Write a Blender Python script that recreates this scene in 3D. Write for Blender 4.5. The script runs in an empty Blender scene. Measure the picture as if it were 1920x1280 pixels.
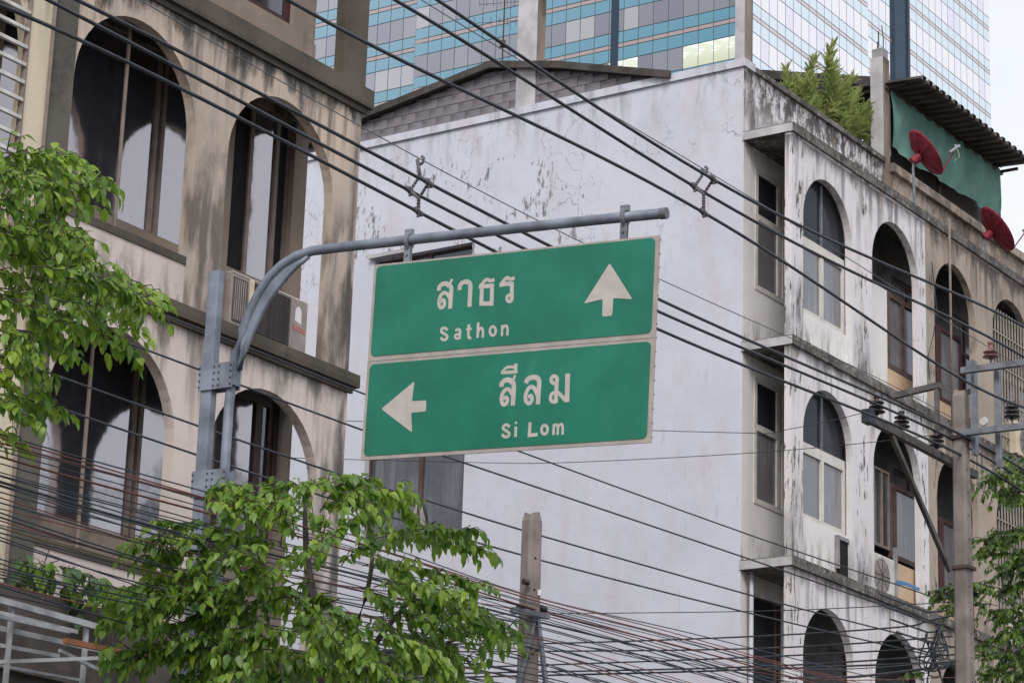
import bpy, bmesh, math, random
import numpy as np
from mathutils import Vector, Matrix, noise as mnoise
R = math.radians
sc = bpy.context.scene

# ------------------------------------------------------------------ camera
cam_d = bpy.data.cameras.new("camera"); cam = bpy.data.objects.new("camera", cam_d)
sc.collection.objects.link(cam); sc.camera = cam
cam_d.sensor_width = 36.0; cam_d.lens = 36.0 * 4987.0 / 1920.0
cam_d.clip_start = 0.1; cam_d.clip_end = 3000
PITCH, ROLL = R(16.72), R(1.91)
_F = Vector((0, math.cos(PITCH), math.sin(PITCH))); _Rt = Vector((1, 0, 0)); _U = _Rt.cross(_F)
_R2 = _Rt * math.cos(ROLL) + _U * math.sin(ROLL); _U2 = -_Rt * math.sin(ROLL) + _U * math.cos(ROLL)
cam.matrix_world = Matrix(((_R2.x, _U2.x, -_F.x, 0), (_R2.y, _U2.y, -_F.y, 0), (_R2.z, _U2.z, -_F.z, 1.6), (0, 0, 0, 1)))

# ------------------------------------------------------------------ world, sun, exposure
SUN_EL, SUN_AZ = R(42), R(184)          # azimuth measured from +Y clockwise
world = bpy.data.worlds.new("World"); sc.world = world; world.use_nodes = True
wn, wl = world.node_tree.nodes, world.node_tree.links
bg = wn["Background"]; sky = wn.new("ShaderNodeTexSky"); sky.sky_type = 'NISHITA'; sky.sun_disc = False
sky.sun_elevation = SUN_EL; sky.sun_rotation = SUN_AZ; sky.air_density = 1.2; sky.dust_density = 4.0
skm = wn.new("ShaderNodeVectorMath"); skm.operation = 'SCALE'; skm.inputs['Scale'].default_value = 1.0
wl.new(sky.outputs[0], skm.inputs[0])
mixw = wn.new("ShaderNodeMix"); mixw.data_type = 'RGBA'; mixw.inputs[0].default_value = 0.86
wl.new(skm.outputs[0], mixw.inputs[6]); mixw.inputs[7].default_value = (8.1, 8.25, 8.8, 1)   # closed cloud deck
# faint cloud structure in the overcast
tcw = wn.new("ShaderNodeTexCoord"); nzw = wn.new("ShaderNodeTexNoise"); nzw.inputs['Scale'].default_value = 2.2; nzw.inputs['Detail'].default_value = 5
mpw = wn.new("ShaderNodeMapping"); mpw.inputs['Scale'].default_value = (1, 1, 2.5)
wl.new(tcw.outputs['Generated'], mpw.inputs[0]); wl.new(mpw.outputs[0], nzw.inputs['Vector'])
mrw = wn.new("ShaderNodeMapRange"); mrw.inputs[1].default_value = .3; mrw.inputs[2].default_value = .7; mrw.inputs[3].default_value = .9; mrw.inputs[4].default_value = 1.06
wl.new(nzw.outputs[0], mrw.inputs[0])
sc2 = wn.new("ShaderNodeVectorMath"); sc2.operation = 'SCALE'; wl.new(mixw.outputs[2], sc2.inputs[0]); wl.new(mrw.outputs[0], sc2.inputs['Scale'])
wl.new(sc2.outputs[0], bg.inputs[0]); bg.inputs[1].default_value = 0.10
sun_d = bpy.data.lights.new("sun", 'SUN'); sun = bpy.data.objects.new("sun", sun_d); sc.collection.objects.link(sun)
sun_d.energy = 1.5; sun_d.angle = R(22); sun_d.color = (1.0, 0.97, 0.93)
_sd = Vector((math.sin(SUN_AZ) * math.cos(SUN_EL), math.cos(SUN_AZ) * math.cos(SUN_EL), math.sin(SUN_EL)))
sun.rotation_euler = (-_sd).to_track_quat('-Z', 'Y').to_euler(); sun.location = (0, 0, 60)
sc.view_settings.view_transform = 'Standard'; sc.view_settings.look = 'None'
sc.view_settings.exposure = 0.36; sc.view_settings.gamma = 1.0; sc.view_settings.use_curve_mapping = False

# ------------------------------------------------------------------ street frame: a along the house fronts, d out to the street, z up
WX, WY = 3.51656, 38.95026
TH = R(34.4)
UX, UY = math.sin(TH), math.cos(TH)
NX, NY = math.cos(TH), -math.sin(TH)
def P(a, d, z): return Vector((WX + UX * a + NX * d, WY + UY * a + NY * d, z))
FRAME_ROT = R(90) - TH                   # local x = a, local y = -d

# ------------------------------------------------------------------ materials
class NT:
    def __init__(s, name):
        s.m = bpy.data.materials.new(name); s.m.use_nodes = True
        s.n = s.m.node_tree.nodes; s.l = s.m.node_tree.links; s.b = s.n["Principled BSDF"]; s.out = s.n["Material Output"]
    def put(s, sock, v):
        if hasattr(v, 'is_output'): s.l.new(v, sock)
        else: sock.default_value = v
    def coord(s, kind='Object'):
        return s.n.new("ShaderNodeTexCoord").outputs[kind]
    def sep(s, v):
        q = s.n.new("ShaderNodeSeparateXYZ"); s.put(q.inputs[0], v); return q.outputs
    def mapping(s, v, scale=(1, 1, 1), loc=(0, 0, 0)):
        q = s.n.new("ShaderNodeMapping"); s.put(q.inputs['Vector'], v); q.inputs['Scale'].default_value = scale; q.inputs['Location'].default_value = loc; return q.outputs[0]
    def noise(s, v, scale, detail=4, rough=.55, dist=0):
        q = s.n.new("ShaderNodeTexNoise"); s.put(q.inputs['Vector'], v); q.inputs['Scale'].default_value = scale
        q.inputs['Detail'].default_value = detail; q.inputs['Roughness'].default_value = rough; q.inputs['Distortion'].default_value = dist; return q.outputs[0]
    def voro(s, v, scale, feat='DISTANCE_TO_EDGE'):
        q = s.n.new("ShaderNodeTexVoronoi"); q.feature = feat; s.put(q.inputs['Vector'], v); q.inputs['Scale'].default_value = scale; return q.outputs['Distance']
    def math(s, op, a, b=0.0, clamp=False):
        q = s.n.new("ShaderNodeMath"); q.operation = op; q.use_clamp = clamp; s.put(q.inputs[0], a); s.put(q.inputs[1], b); return q.outputs[0]
    def rng(s, v, a, b, c=0.0, d=1.0):
        q = s.n.new("ShaderNodeMapRange"); s.put(q.inputs[0], v); q.interpolation_type = 'SMOOTHSTEP'
        for i, x in enumerate((a, b, c, d)): q.inputs[i + 1].default_value = x
        return q.outputs[0]
    def mix(s, f, a, b):
        q = s.n.new("ShaderNodeMix"); q.data_type = 'RGBA'; s.put(q.inputs[0], f); s.put(q.inputs[6], col(a)); s.put(q.inputs[7], col(b)); return q.outputs[2]
    def bump(s, h, strength=.3, dist=.01):
        q = s.n.new("ShaderNodeBump"); s.put(q.inputs['Height'], h); q.inputs['Strength'].default_value = strength; q.inputs['Distance'].default_value = dist
        s.l.new(q.outputs[0], s.b.inputs['Normal'])
    def set(s, color=None, rough=.8, metal=0, spec=.3):
        if color is not None: s.put(s.b.inputs['Base Color'], col(color))
        s.put(s.b.inputs['Roughness'], rough); s.put(s.b.inputs['Metallic'], metal); s.b.inputs['Specular IOR Level'].default_value = spec
def col(c):
    return (c[0], c[1], c[2], 1.0) if isinstance(c, tuple) and len(c) == 3 else c

def simple(name, color, rough=.7, metal=0, var=.25, scale=6, spec=.3, bump=.15):
    t = NT(name); o = t.coord(); n = t.noise(o, scale, 6); d = tuple(x * (1 - var) for x in color); u = tuple(min(1, x * (1 + var * .6)) for x in color)
    t.set(t.mix(t.rng(n, .3, .7), d, u), rough, metal, spec)
    if bump: t.bump(t.noise(o, scale * 8, 4), bump, .004)
    return t.m

def plaster(name, base, alt, dark, z0=9.86, per=3.4, streak=.6, splash=.5, mold=.3, peel=None, crack=False, drip=None, rust=0.0, seed=0.0, moldtop=0.0, bands=None, ledge_amp=.10):
    """old painted render: tone patches, rain streaks under ledges, mould above slabs, flaked paint"""
    t = NT(name); o = t.mapping(t.coord(), loc=(seed, seed * .7, 0)); x, y, z = t.sep(t.coord())
    c = t.mix(t.rng(t.noise(o, .55, 5, .6), .35, .68), base, alt)
    c = t.mix(t.math('MULTIPLY', t.rng(t.noise(t.mapping(o, (1.6, 1.6, .22)), 2.2, 5), .48, .72), .35), c, alt)
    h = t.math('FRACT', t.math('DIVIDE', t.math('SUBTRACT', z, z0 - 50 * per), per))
    st = t.rng(t.noise(t.mapping(o, (4.2, 4.2, .32)), 1.6, 7, .62), .47, .66)
    top = t.math('MULTIPLY', t.math('MULTIPLY', st, t.rng(h, .5, 1.0)), streak, True)
    c = t.mix(top, c, dark)
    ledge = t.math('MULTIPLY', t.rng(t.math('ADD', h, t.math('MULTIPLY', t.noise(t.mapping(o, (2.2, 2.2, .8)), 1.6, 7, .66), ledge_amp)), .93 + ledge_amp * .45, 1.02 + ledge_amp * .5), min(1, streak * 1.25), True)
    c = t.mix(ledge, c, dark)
    sp = t.math('MULTIPLY', t.math('MULTIPLY', t.rng(t.noise(t.mapping(o, (3, 3, .9)), 1.5, 8, .7), .46, .6), t.rng(h, .24, .02)), splash, True)
    c = t.mix(sp, c, dark)
    mo = t.math('MULTIPLY', t.rng(t.noise(o, .9, 9, .68), .54, .70), mold, True); c = t.mix(mo, c, dark)
    if moldtop:
        mt = t.math('MULTIPLY', t.math('MULTIPLY', t.rng(z, 16.6, 17.8), t.rng(t.noise(t.mapping(o, (2.2, 2.2, 1.2)), 1.7, 10, .76), .43, .55)), moldtop, True); c = t.mix(mt, c, dark)
    if rust:
        rs = t.math('MULTIPLY', t.rng(t.noise(t.mapping(o, (2.4, 2.4, .5), (7, 3, 2)), 1.3, 6), .57, .70), rust, True); c = t.mix(rs, c, (.42, .27, .14))
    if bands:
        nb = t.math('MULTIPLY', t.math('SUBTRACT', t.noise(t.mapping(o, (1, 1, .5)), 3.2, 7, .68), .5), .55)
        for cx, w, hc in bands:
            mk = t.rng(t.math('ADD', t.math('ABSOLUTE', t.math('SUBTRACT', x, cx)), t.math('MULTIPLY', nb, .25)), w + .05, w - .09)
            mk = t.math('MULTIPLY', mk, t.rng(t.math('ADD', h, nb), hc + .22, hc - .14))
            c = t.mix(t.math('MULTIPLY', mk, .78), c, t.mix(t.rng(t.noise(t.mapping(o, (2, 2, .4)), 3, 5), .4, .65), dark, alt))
    pk = None
    if peel:
        n1 = t.noise(t.mapping(o, (1, 1, .20), (3, 0, 0)), 17, 4, .55); m = None
        for cx, w, thr in peel:
            k = t.rng(t.math('ABSOLUTE', t.math('SUBTRACT', x, cx)), w, w * .35)
            m = k if m is None else t.math('MAXIMUM', m, k)
        m = t.math('MULTIPLY', m, t.rng(t.noise(o, 1.1, 3), .34, .56))
        pk = t.rng(t.math('ADD', t.math('MULTIPLY', m, .125), n1), .675, .74)
        c = t.mix(pk, c, t.mix(t.rng(t.noise(o, 5, 3), .4, .6), (.09, .09, .085), (.27, .25, .22)))
    if drip:
        d0, d1, za, zb = drip
        reg = t.math('MULTIPLY', t.math('MULTIPLY', t.rng(y, d0, d0 + .8), t.rng(y, d1, d1 - 1.2)), t.math('MULTIPLY', t.rng(z, za, za + .35), t.rng(z, zb, zb - .5)))
        n2 = t.noise(t.mapping(t.coord(), (1, 1, .32)), 8.5, 7, .72); n3 = t.noise(t.coord(), 1.25, 4, .6)
        dk = t.rng(t.math('ADD', n2, t.math('MULTIPLY', t.math('MULTIPLY', reg, t.rng(n3, .41, .58)), .205)), .715, .785)
        c = t.mix(t.math('MULTIPLY', dk, .8), c, (.12, .11, .115))
        gr = t.math('MULTIPLY', t.rng(t.noise(t.mapping(t.coord(), (1, 1, .25)), 3.4, 7, .65), .46, .66), t.rng(z, 16.9, 17.9)); c = t.mix(t.math('MULTIPLY', gr, .55), c, (.27, .25, .255))
        lowp = t.math('MULTIPLY', t.rng(t.noise(t.mapping(t.coord(), (1, 1, .35), (0, 5, 3)), 1.3, 7, .68), .48, .66), .5); c = t.mix(lowp, c, (.55, .505, .525))
        fl = t.rng(t.noise(t.mapping(t.coord(), (1, 1, .16), (0, 2, 1)), 9, 5, .6), .60, .72); c = t.mix(t.math('MULTIPLY', fl, .32), c, (.38, .37, .40))
        w = t.noise(t.coord(), 2.1, 5)
        vv = t.n.new("ShaderNodeVectorMath"); vv.operation = 'ADD'; t.l.new(t.coord(), vv.inputs[0])
        cb = t.n.new("ShaderNodeCombineXYZ"); t.put(cb.inputs[1], t.math('MULTIPLY', w, .8)); t.put(cb.inputs[2], t.math('MULTIPLY', t.noise(t.coord(), 3.3, 4), .8)); t.l.new(cb.outputs[0], vv.inputs[1])
        ck = t.math('MULTIPLY', t.rng(t.voro(vv.outputs[0], 2.3), .018, .004), t.rng(t.noise(t.coord(), .75, 3), .47, .60))
        ck = t.math('MULTIPLY', ck, t.rng(z, 14.8, 16.2)); c = t.mix(t.math('MULTIPLY', ck, .55), c, (.16, .15, .16))
    t.set(c, .9, 0, .15)
    hb = t.math('ADD', t.math('MULTIPLY', t.noise(o, 2.2, 6), .7), t.math('MULTIPLY', t.noise(o, 38, 4), .18))
    if pk is not None: hb = t.math('SUBTRACT', hb, t.math('MULTIPLY', pk, .25))
    t.bump(hb, .55, .03)
    return t.m

M = {}
M['side'] = plaster('white_render_side', (.64, .652, .735), (.585, .597, .675), (.22, .21, .22), streak=.0, splash=.0, mold=.05, drip=(2.2, 9.5, 15.3, 17.7), rust=.04)
M['white'] = plaster('white_render_front', (.76, .73, .745), (.68, .65, .66), (.10, .095, .095), streak=.75, splash=.5, mold=.18, rust=.28, moldtop=1.0, ledge_amp=.22, bands=[(.2, .22, .26), (2.38, .3, .14)],
                     peel=[(.15, .42, 0), (2.38, .34, 0), (4.62, .22, 0), (.1, .2, 0)])
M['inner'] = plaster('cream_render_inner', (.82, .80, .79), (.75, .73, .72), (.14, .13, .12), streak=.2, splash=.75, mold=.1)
M['beige'] = plaster('weathered_beige_render', (.47, .39, .325), (.34, .295, .255), (.10, .09, .085), streak=.85, splash=.6, mold=.65, rust=.25, peel=[(4.98, .22, 0)], seed=4.0, moldtop=.7, ledge_amp=.4)
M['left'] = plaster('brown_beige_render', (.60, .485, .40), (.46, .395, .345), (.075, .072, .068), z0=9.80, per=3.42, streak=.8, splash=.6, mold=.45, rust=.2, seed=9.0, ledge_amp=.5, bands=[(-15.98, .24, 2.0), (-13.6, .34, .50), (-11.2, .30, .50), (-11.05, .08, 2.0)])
M['left_dark'] = plaster('mouldy_dark_render', (.10, .095, .08), (.15, .14, .12), (.035, .038, .033), z0=9.80, per=3.42, streak=.6, splash=.3, mold=.6, seed=2.0)
M['left_pier'] = plaster('mouldy_pier_render', (.25, .205, .17), (.34, .28, .235), (.045, .043, .04), z0=9.80, per=3.42, streak=.7, splash=.8, mold=.7, seed=5.0, ledge_amp=.4)
M['cream'] = plaster('cream_pier_paint', (.68, .60, .46), (.58, .51, .39), (.12, .11, .10), z0=9.80, per=3.42, streak=.7, splash=.6, mold=.22, seed=1.0)
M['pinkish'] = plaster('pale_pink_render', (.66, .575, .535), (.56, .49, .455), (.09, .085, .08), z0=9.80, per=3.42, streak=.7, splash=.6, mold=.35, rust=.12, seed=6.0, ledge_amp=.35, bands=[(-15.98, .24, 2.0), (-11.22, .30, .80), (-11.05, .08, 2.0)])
M['grille'] = simple('dusty_tan_grille', (.36, .32, .28), .6)
def slab_mat():
    t = NT('lichened_slab_edge'); o = t.coord()
    c = t.mix(t.rng(t.noise(o, 2.2, 8, .72), .36, .62), (.075, .07, .068), (.20, .185, .175)); c = t.mix(t.rng(t.noise(o, 9, 7, .75), .54, .66), c, (.42, .40, .39)); c = t.mix(t.rng(t.noise(t.mapping(o, (1, 1, .3)), 14, 4), .58, .7), c, (.045, .045, .043))
    t.set(c, .95, 0, .1); t.bump(t.noise(o, 12, 7, .7), .8, .03); return t.m
M['slab'] = slab_mat()
M['slab_left'] = plaster('mouldy_cornice', (.065, .06, .052), (.14, .12, .10), (.025, .025, .022), streak=.2, splash=.0, mold=.5, seed=8.0)
M['inner_dark'] = simple('shade_tinted_balcony_wall', (.18, .175, .18), .9, var=.35, scale=2)  # shade inside the balconies painted into the wall colour
M['concrete'] = simple('old_concrete', (.31, .30, .31), .9, var=.3, scale=3)
M['col_white'] = simple('rendered_column', (.50, .49, .50), .9, var=.25, scale=2.5)
M['rooms'] = simple('dim_room_plaster', (.16, .15, .14), .9, var=.3, scale=2)
M['ceiling'] = simple('soffit_paint', (.42, .39, .36), .9, var=.35, scale=2)

def block_mat():
    t = NT('grey_concrete_block'); o = t.coord(); r = t.n.new("ShaderNodeObjectInfo").outputs['Random']
    c = t.mix(r, (.205, .19, .21), (.25, .232, .255)); c = t.mix(t.rng(t.noise(o, 3, 6), .45, .7), c, (.145, .135, .15))
    t.set(c, .95, 0, .1); t.bump(t.noise(o, 30, 5), .5, .01); return t.m
M['block'] = block_mat()
M['mortar'] = simple('mortar', (.16, .148, .155), .95)
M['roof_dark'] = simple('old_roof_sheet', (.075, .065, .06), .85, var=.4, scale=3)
M['rust_roof'] = simple('corrugated_sheet', (.10, .085, .08), .7, .2, var=.45, scale=2)
M['brown_frame'] = simple('brown_window_frame', (.11, .075, .065), .6, var=.3)
M['tan_frame'] = simple('tan_window_frame', (.235, .19, .165), .6, var=.2)
M['red_frame'] = simple('dark_red_frame', (.075, .034, .036), .6)
M['white_frame'] = simple('cream_window_frame', (.66, .63, .59), .6, var=.12)
M['beige_panel'] = simple('tan_board', (.60, .44, .30), .85, var=.15, scale=2)
M['white_metal'] = simple('white_painted_steel', (.58, .57, .55), .55, var=.25)
M['rail_metal'] = simple('grimy_pale_rail', (.34, .35, .36), .7, var=.4, scale=4)
M['arm_dark'] = simple('dark_weathered_crossarm', (.12, .112, .108), .75, .1, var=.4, scale=6)
M['galv'] = simple('galvanised_steel', (.22, .235, .265), .55, .35, var=.35, scale=5)
M['pole_paint'] = simple('grey_blue_pole_paint', (.215, .24, .295), .55, .25, var=.38, scale=4)
M['rusty'] = simple('rusty_steel', (.085, .062, .055), .8, .2, var=.4)
M['utility'] = simple('weathered_utility_concrete', (.235, .205, .19), .95, var=.28, scale=4)
M['hole'] = simple('dark_hole', (.015, .015, .015), .9, bump=0)
M['cable'] = simple('black_cable_sheath', (.045, .052, .065), .55, var=.3, bump=0)
M['cable_red'] = simple('reddish_cable_sheath', (.19, .07, .06), .65, var=.3, bump=0)
M['cable_tan'] = simple('brownish_cable_sheath', (.15, .11, .06), .65, var=.3, bump=0)
M['steel_wire'] = simple('steel_wire', (.16, .165, .18), .5, .4, bump=0)
M['porcelain'] = simple('brown_porcelain', (.035, .027, .031), .35, var=.25, spec=.5, bump=0)
M['porcelain_red'] = simple('reddish_porcelain', (.20, .09, .09), .35, var=.25, spec=.5, bump=0)
M['polymer'] = simple('grey_polymer', (.13, .125, .14), .6, var=.3)
M['sign_green'] = None
M['sign_white'] = simple('reflective_lettering', (.50, .455, .425), .6, var=.10, scale=9, bump=0)
M['sign_frame'] = simple('aged_sign_border', (.40, .355, .325), .65, var=.16, scale=7, bump=0)
def sign_green():
    t = NT('green_reflective_sheet'); o = t.coord()
    c = t.mix(t.rng(t.noise(o, 2.2, 6), .3, .7), (.002, .14, .082), (.005, .185, .115))
    c = t.mix(t.math('MULTIPLY', t.rng(t.noise(t.mapping(o, (1, .3, 1)), 7, 6), .55, .75), .25), c, (.05, .26, .18))
    sc_ = t.rng(t.voro(t.mapping(o, (1, 1, 1)), 2.2), .006, .002); sc_ = t.math('MULTIPLY', sc_, t.rng(t.noise(o, 2.6, 3), .52, .60)); c = t.mix(t.math('MULTIPLY', sc_, .08), c, (.16, .36, .30))
    sp_ = t.rng(t.noise(o, 46, 3, .6), .70, .76); c = t.mix(t.math('MULTIPLY', sp_, .35), c, (.14, .34, .28))
    rs = t.math('MULTIPLY', t.rng(t.noise(t.mapping(o, (1, .12, 1)), 11, 5), .55, .72), .22); c = t.mix(rs, c, (.02, .11, .075))
    t.set(c, .42, 0, .45); return t.m
M['sign_green'] = sign_green()
M['tarp'] = simple('green_shade_net', (.13, .265, .225), .85, var=.3, scale=1.6)
M['dish_red'] = simple('red_dish_mesh', (.28, .032, .058), .6, var=.3, scale=10)
M['ac_white'] = simple('dusty_white_casing', (.60, .58, .55), .6, var=.2, scale=3)
M['ac_grey'] = simple('dusty_grey_casing', (.31, .27, .255), .7, var=.22, scale=5)
M['ac_dark'] = simple('dark_grille', (.075, .07, .068), .7, var=.3, scale=9)
M['ac_cream'] = simple('cream_casing', (.62, .53, .40), .6, var=.15)
M['paper'] = simple('white_sticker', (.72, .70, .72), .7, var=.05, bump=0)
M['red_print'] = simple('red_print', (.55, .10, .06), .7, bump=0)
M['orange'] = simple('faded_orange_sheet', (.26, .11, .055), .8, var=.4, scale=3)
M['curtain'] = simple('grey_curtain_cloth', (.36, .34, .33), .9, var=.2)
M['pvc'] = simple('pale_blue_grey_pipe', (.52, .54, .60), .5, var=.1)
M['blue'] = simple('blue_tape', (.08, .2, .42), .6, bump=0)
M['asphalt'] = simple('asphalt', (.05, .05, .052), .95, var=.25, scale=1.5)
M['paving'] = simple('concrete_paving', (.27, .26, .25), .95, var=.2, scale=1.2)
M['ground'] = simple('ground_dust', (.16, .15, .13), .95, var=.25, scale=.4)
M['paint'] = simple('road_paint', (.7, .7, .68), .8, var=.1)
M['bark'] = simple('dark_bark', (.07, .06, .055), .9, var=.4, scale=12)

def glass(name, tint, lo, hi, dark=(.02, .022, .026), rough=.04, wob=.0, var=0.0, folds=0):
    """coated window glass: dark body with a coating that mirrors more towards grazing angles"""
    t = NT(name); lw = t.n.new("ShaderNodeLayerWeight"); lw.inputs[0].default_value = .5
    g = t.n.new("ShaderNodeBsdfGlossy"); g.inputs['Color'].default_value = col(tint); g.inputs['Roughness'].default_value = rough
    d = t.n.new("ShaderNodeBsdfDiffuse")
    if var:
        r = t.n.new("ShaderNodeObjectInfo").outputs['Random']
        t.put(d.inputs['Color'], t.mix(t.rng(r, .25, .9), dark, tuple(min(1, k + var) for k in dark)))
    elif folds:
        o = t.mapping(t.coord(), (1, 1, .06)); f = t.rng(t.noise(o, 14, 3, .5), .38, .62); big = t.rng(t.noise(t.coord(), .9, 3), .40, .58)
        c = t.mix(t.math('MULTIPLY', f, big), dark, tuple(min(1, k * folds) for k in dark)); dust = t.rng(t.noise(t.coord(), 5, 8, .7), .5, .75); c = t.mix(t.math('MULTIPLY', dust, .3), c, (.22, .21, .20))
        t.l.new(c, d.inputs['Color'])
    else: d.inputs['Color'].default_value = col(dark)
    ms = t.n.new("ShaderNodeMixShader"); t.put(ms.inputs[0], t.rng(lw.outputs['Facing'], .05, .62, lo, hi)); t.l.new(d.outputs[0], ms.inputs[1]); t.l.new(g.outputs[0], ms.inputs[2])
    if wob:
        b = t.n.new("ShaderNodeBump"); t.put(b.inputs['Height'], t.noise(t.coord(), 1.3, 3)); b.inputs['Strength'].default_value = wob; b.inputs['Distance'].default_value = .02; t.l.new(b.outputs[0], g.inputs['Normal'])
    t.l.new(ms.outputs[0], t.out.inputs[0]); return t.m
M['glass_mirror'] = glass('reflective_window_film', (.66, .63, .66), .46, .70, (.07, .073, .085), .08, .4, folds=1.7)
M['glass_void'] = glass('unlit_fanlight_glass', (.5, .52, .58), .02, .09, (.032, .033, .038), .15, .1)
M['glass_dark'] = glass('dark_window_glass', (.6, .62, .68), .07, .28, (.055, .055, .06), .1, .1, folds=2.2)
M['glass_grey'] = glass('grey_window_glass', (.55, .55, .6), .08, .25, (.19, .185, .19), .14, .1, folds=1.5)
M['t_win'] = glass('tower_window_glass', (.95, .93, .96), .04, 1.0, (.05, .065, .09), .04, .0, var=.06)
M['t_blind'] = glass('tower_window_pale_blind', (.97, .95, .94), .04, 1.0, (.27, .275, .30), .05)
M['t_purple'] = glass('tower_window_purple_glass', (.90, .87, .95), .05, .98, (.07, .075, .10), .05)
M['t_teal'] = glass('tower_teal_spandrel', (.83, .89, .93), .02, .98, (.012, .20, .30), .06)
M['t_band'] = glass('tower_beige_band', (.86, .78, .76), .0, .8, (.34, .27, .27), .2)
M['t_mull'] = simple('tower_dark_mullion', (.10, .13, .16), .5, .2, bump=0)
M['t_strip'] = glass('tower_dark_strip', (.25, .3, .36), .05, .25, (.03, .05, .075), .2, .6)
def lit():
    t = NT('lit_office_window'); o = t.coord('Object'); z = t.sep(o)[2]
    n = t.rng(t.noise(t.mapping(o, (.8, .8, 3.0), (2, 1, .3)), 1.1, 2), .50, .60)
    c = t.mix(t.rng(z, .0, 1.6), (.50, .55, .38), (.66, .73, .58)); c = t.mix(t.math('MULTIPLY', n, t.rng(z, .7, 1.1)), c, (.95, .97, .9)); t.set((.2, .2, .18), .4); t.put(t.b.inputs['Emission Color'], c); t.b.inputs['Emission Strength'].default_value = .72
    return t.m
M['t_lit'] = lit()

def leaf_mat(name, lo, hi, trans=.35, young=(.16, .22, .03)):
    t = NT(name); o = t.coord('Object'); geo = t.n.new("ShaderNodeNewGeometry")
    n = t.noise(geo.outputs['Position'], 1.7, 3); n2 = t.noise(geo.outputs['Position'], 9, 2)
    c = t.mix(t.rng(n, .33, .66), lo, hi); c = t.mix(t.rng(n2, .35, .72), c, young)
    t.set(c, .38, 0, .5)
    tr = t.n.new("ShaderNodeBsdfTranslucent"); q = t.n.new("ShaderNodeVectorMath"); q.operation = 'SCALE'; t.l.new(c, q.inputs[0]); q.inputs['Scale'].default_value = 1.35; t.l.new(q.outputs[0], tr.inputs[0])
    ms = t.n.new("ShaderNodeMixShader"); ms.inputs[0].default_value = trans; t.l.new(t.b.outputs[0], ms.inputs[1]); t.l.new(tr.outputs[0], ms.inputs[2]); t.l.new(ms.outputs[0], t.out.inputs[0])
    return t.m
M['leaf'] = leaf_mat('tree_leaf', (.10, .19, .025), (.20, .33, .04), .46, (.33, .45, .05))
M['leaf_b'] = leaf_mat('tree_leaf_darker', (.065, .15, .028), (.13, .25, .04), .44, (.25, .38, .05))
M['leaf_far'] = leaf_mat('small_tree_leaf', (.035, .075, .035), (.065, .12, .04), .3, (.12, .16, .04))
M['leaf_bush'] = leaf_mat('rooftop_bush_leaf', (.19, .25, .07), (.30, .36, .12), .42, (.42, .45, .19))
M['leaf_vine'] = leaf_mat('vine_leaf', (.045, .10, .045), (.08, .16, .065), .3, (.09, .15, .04))

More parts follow.
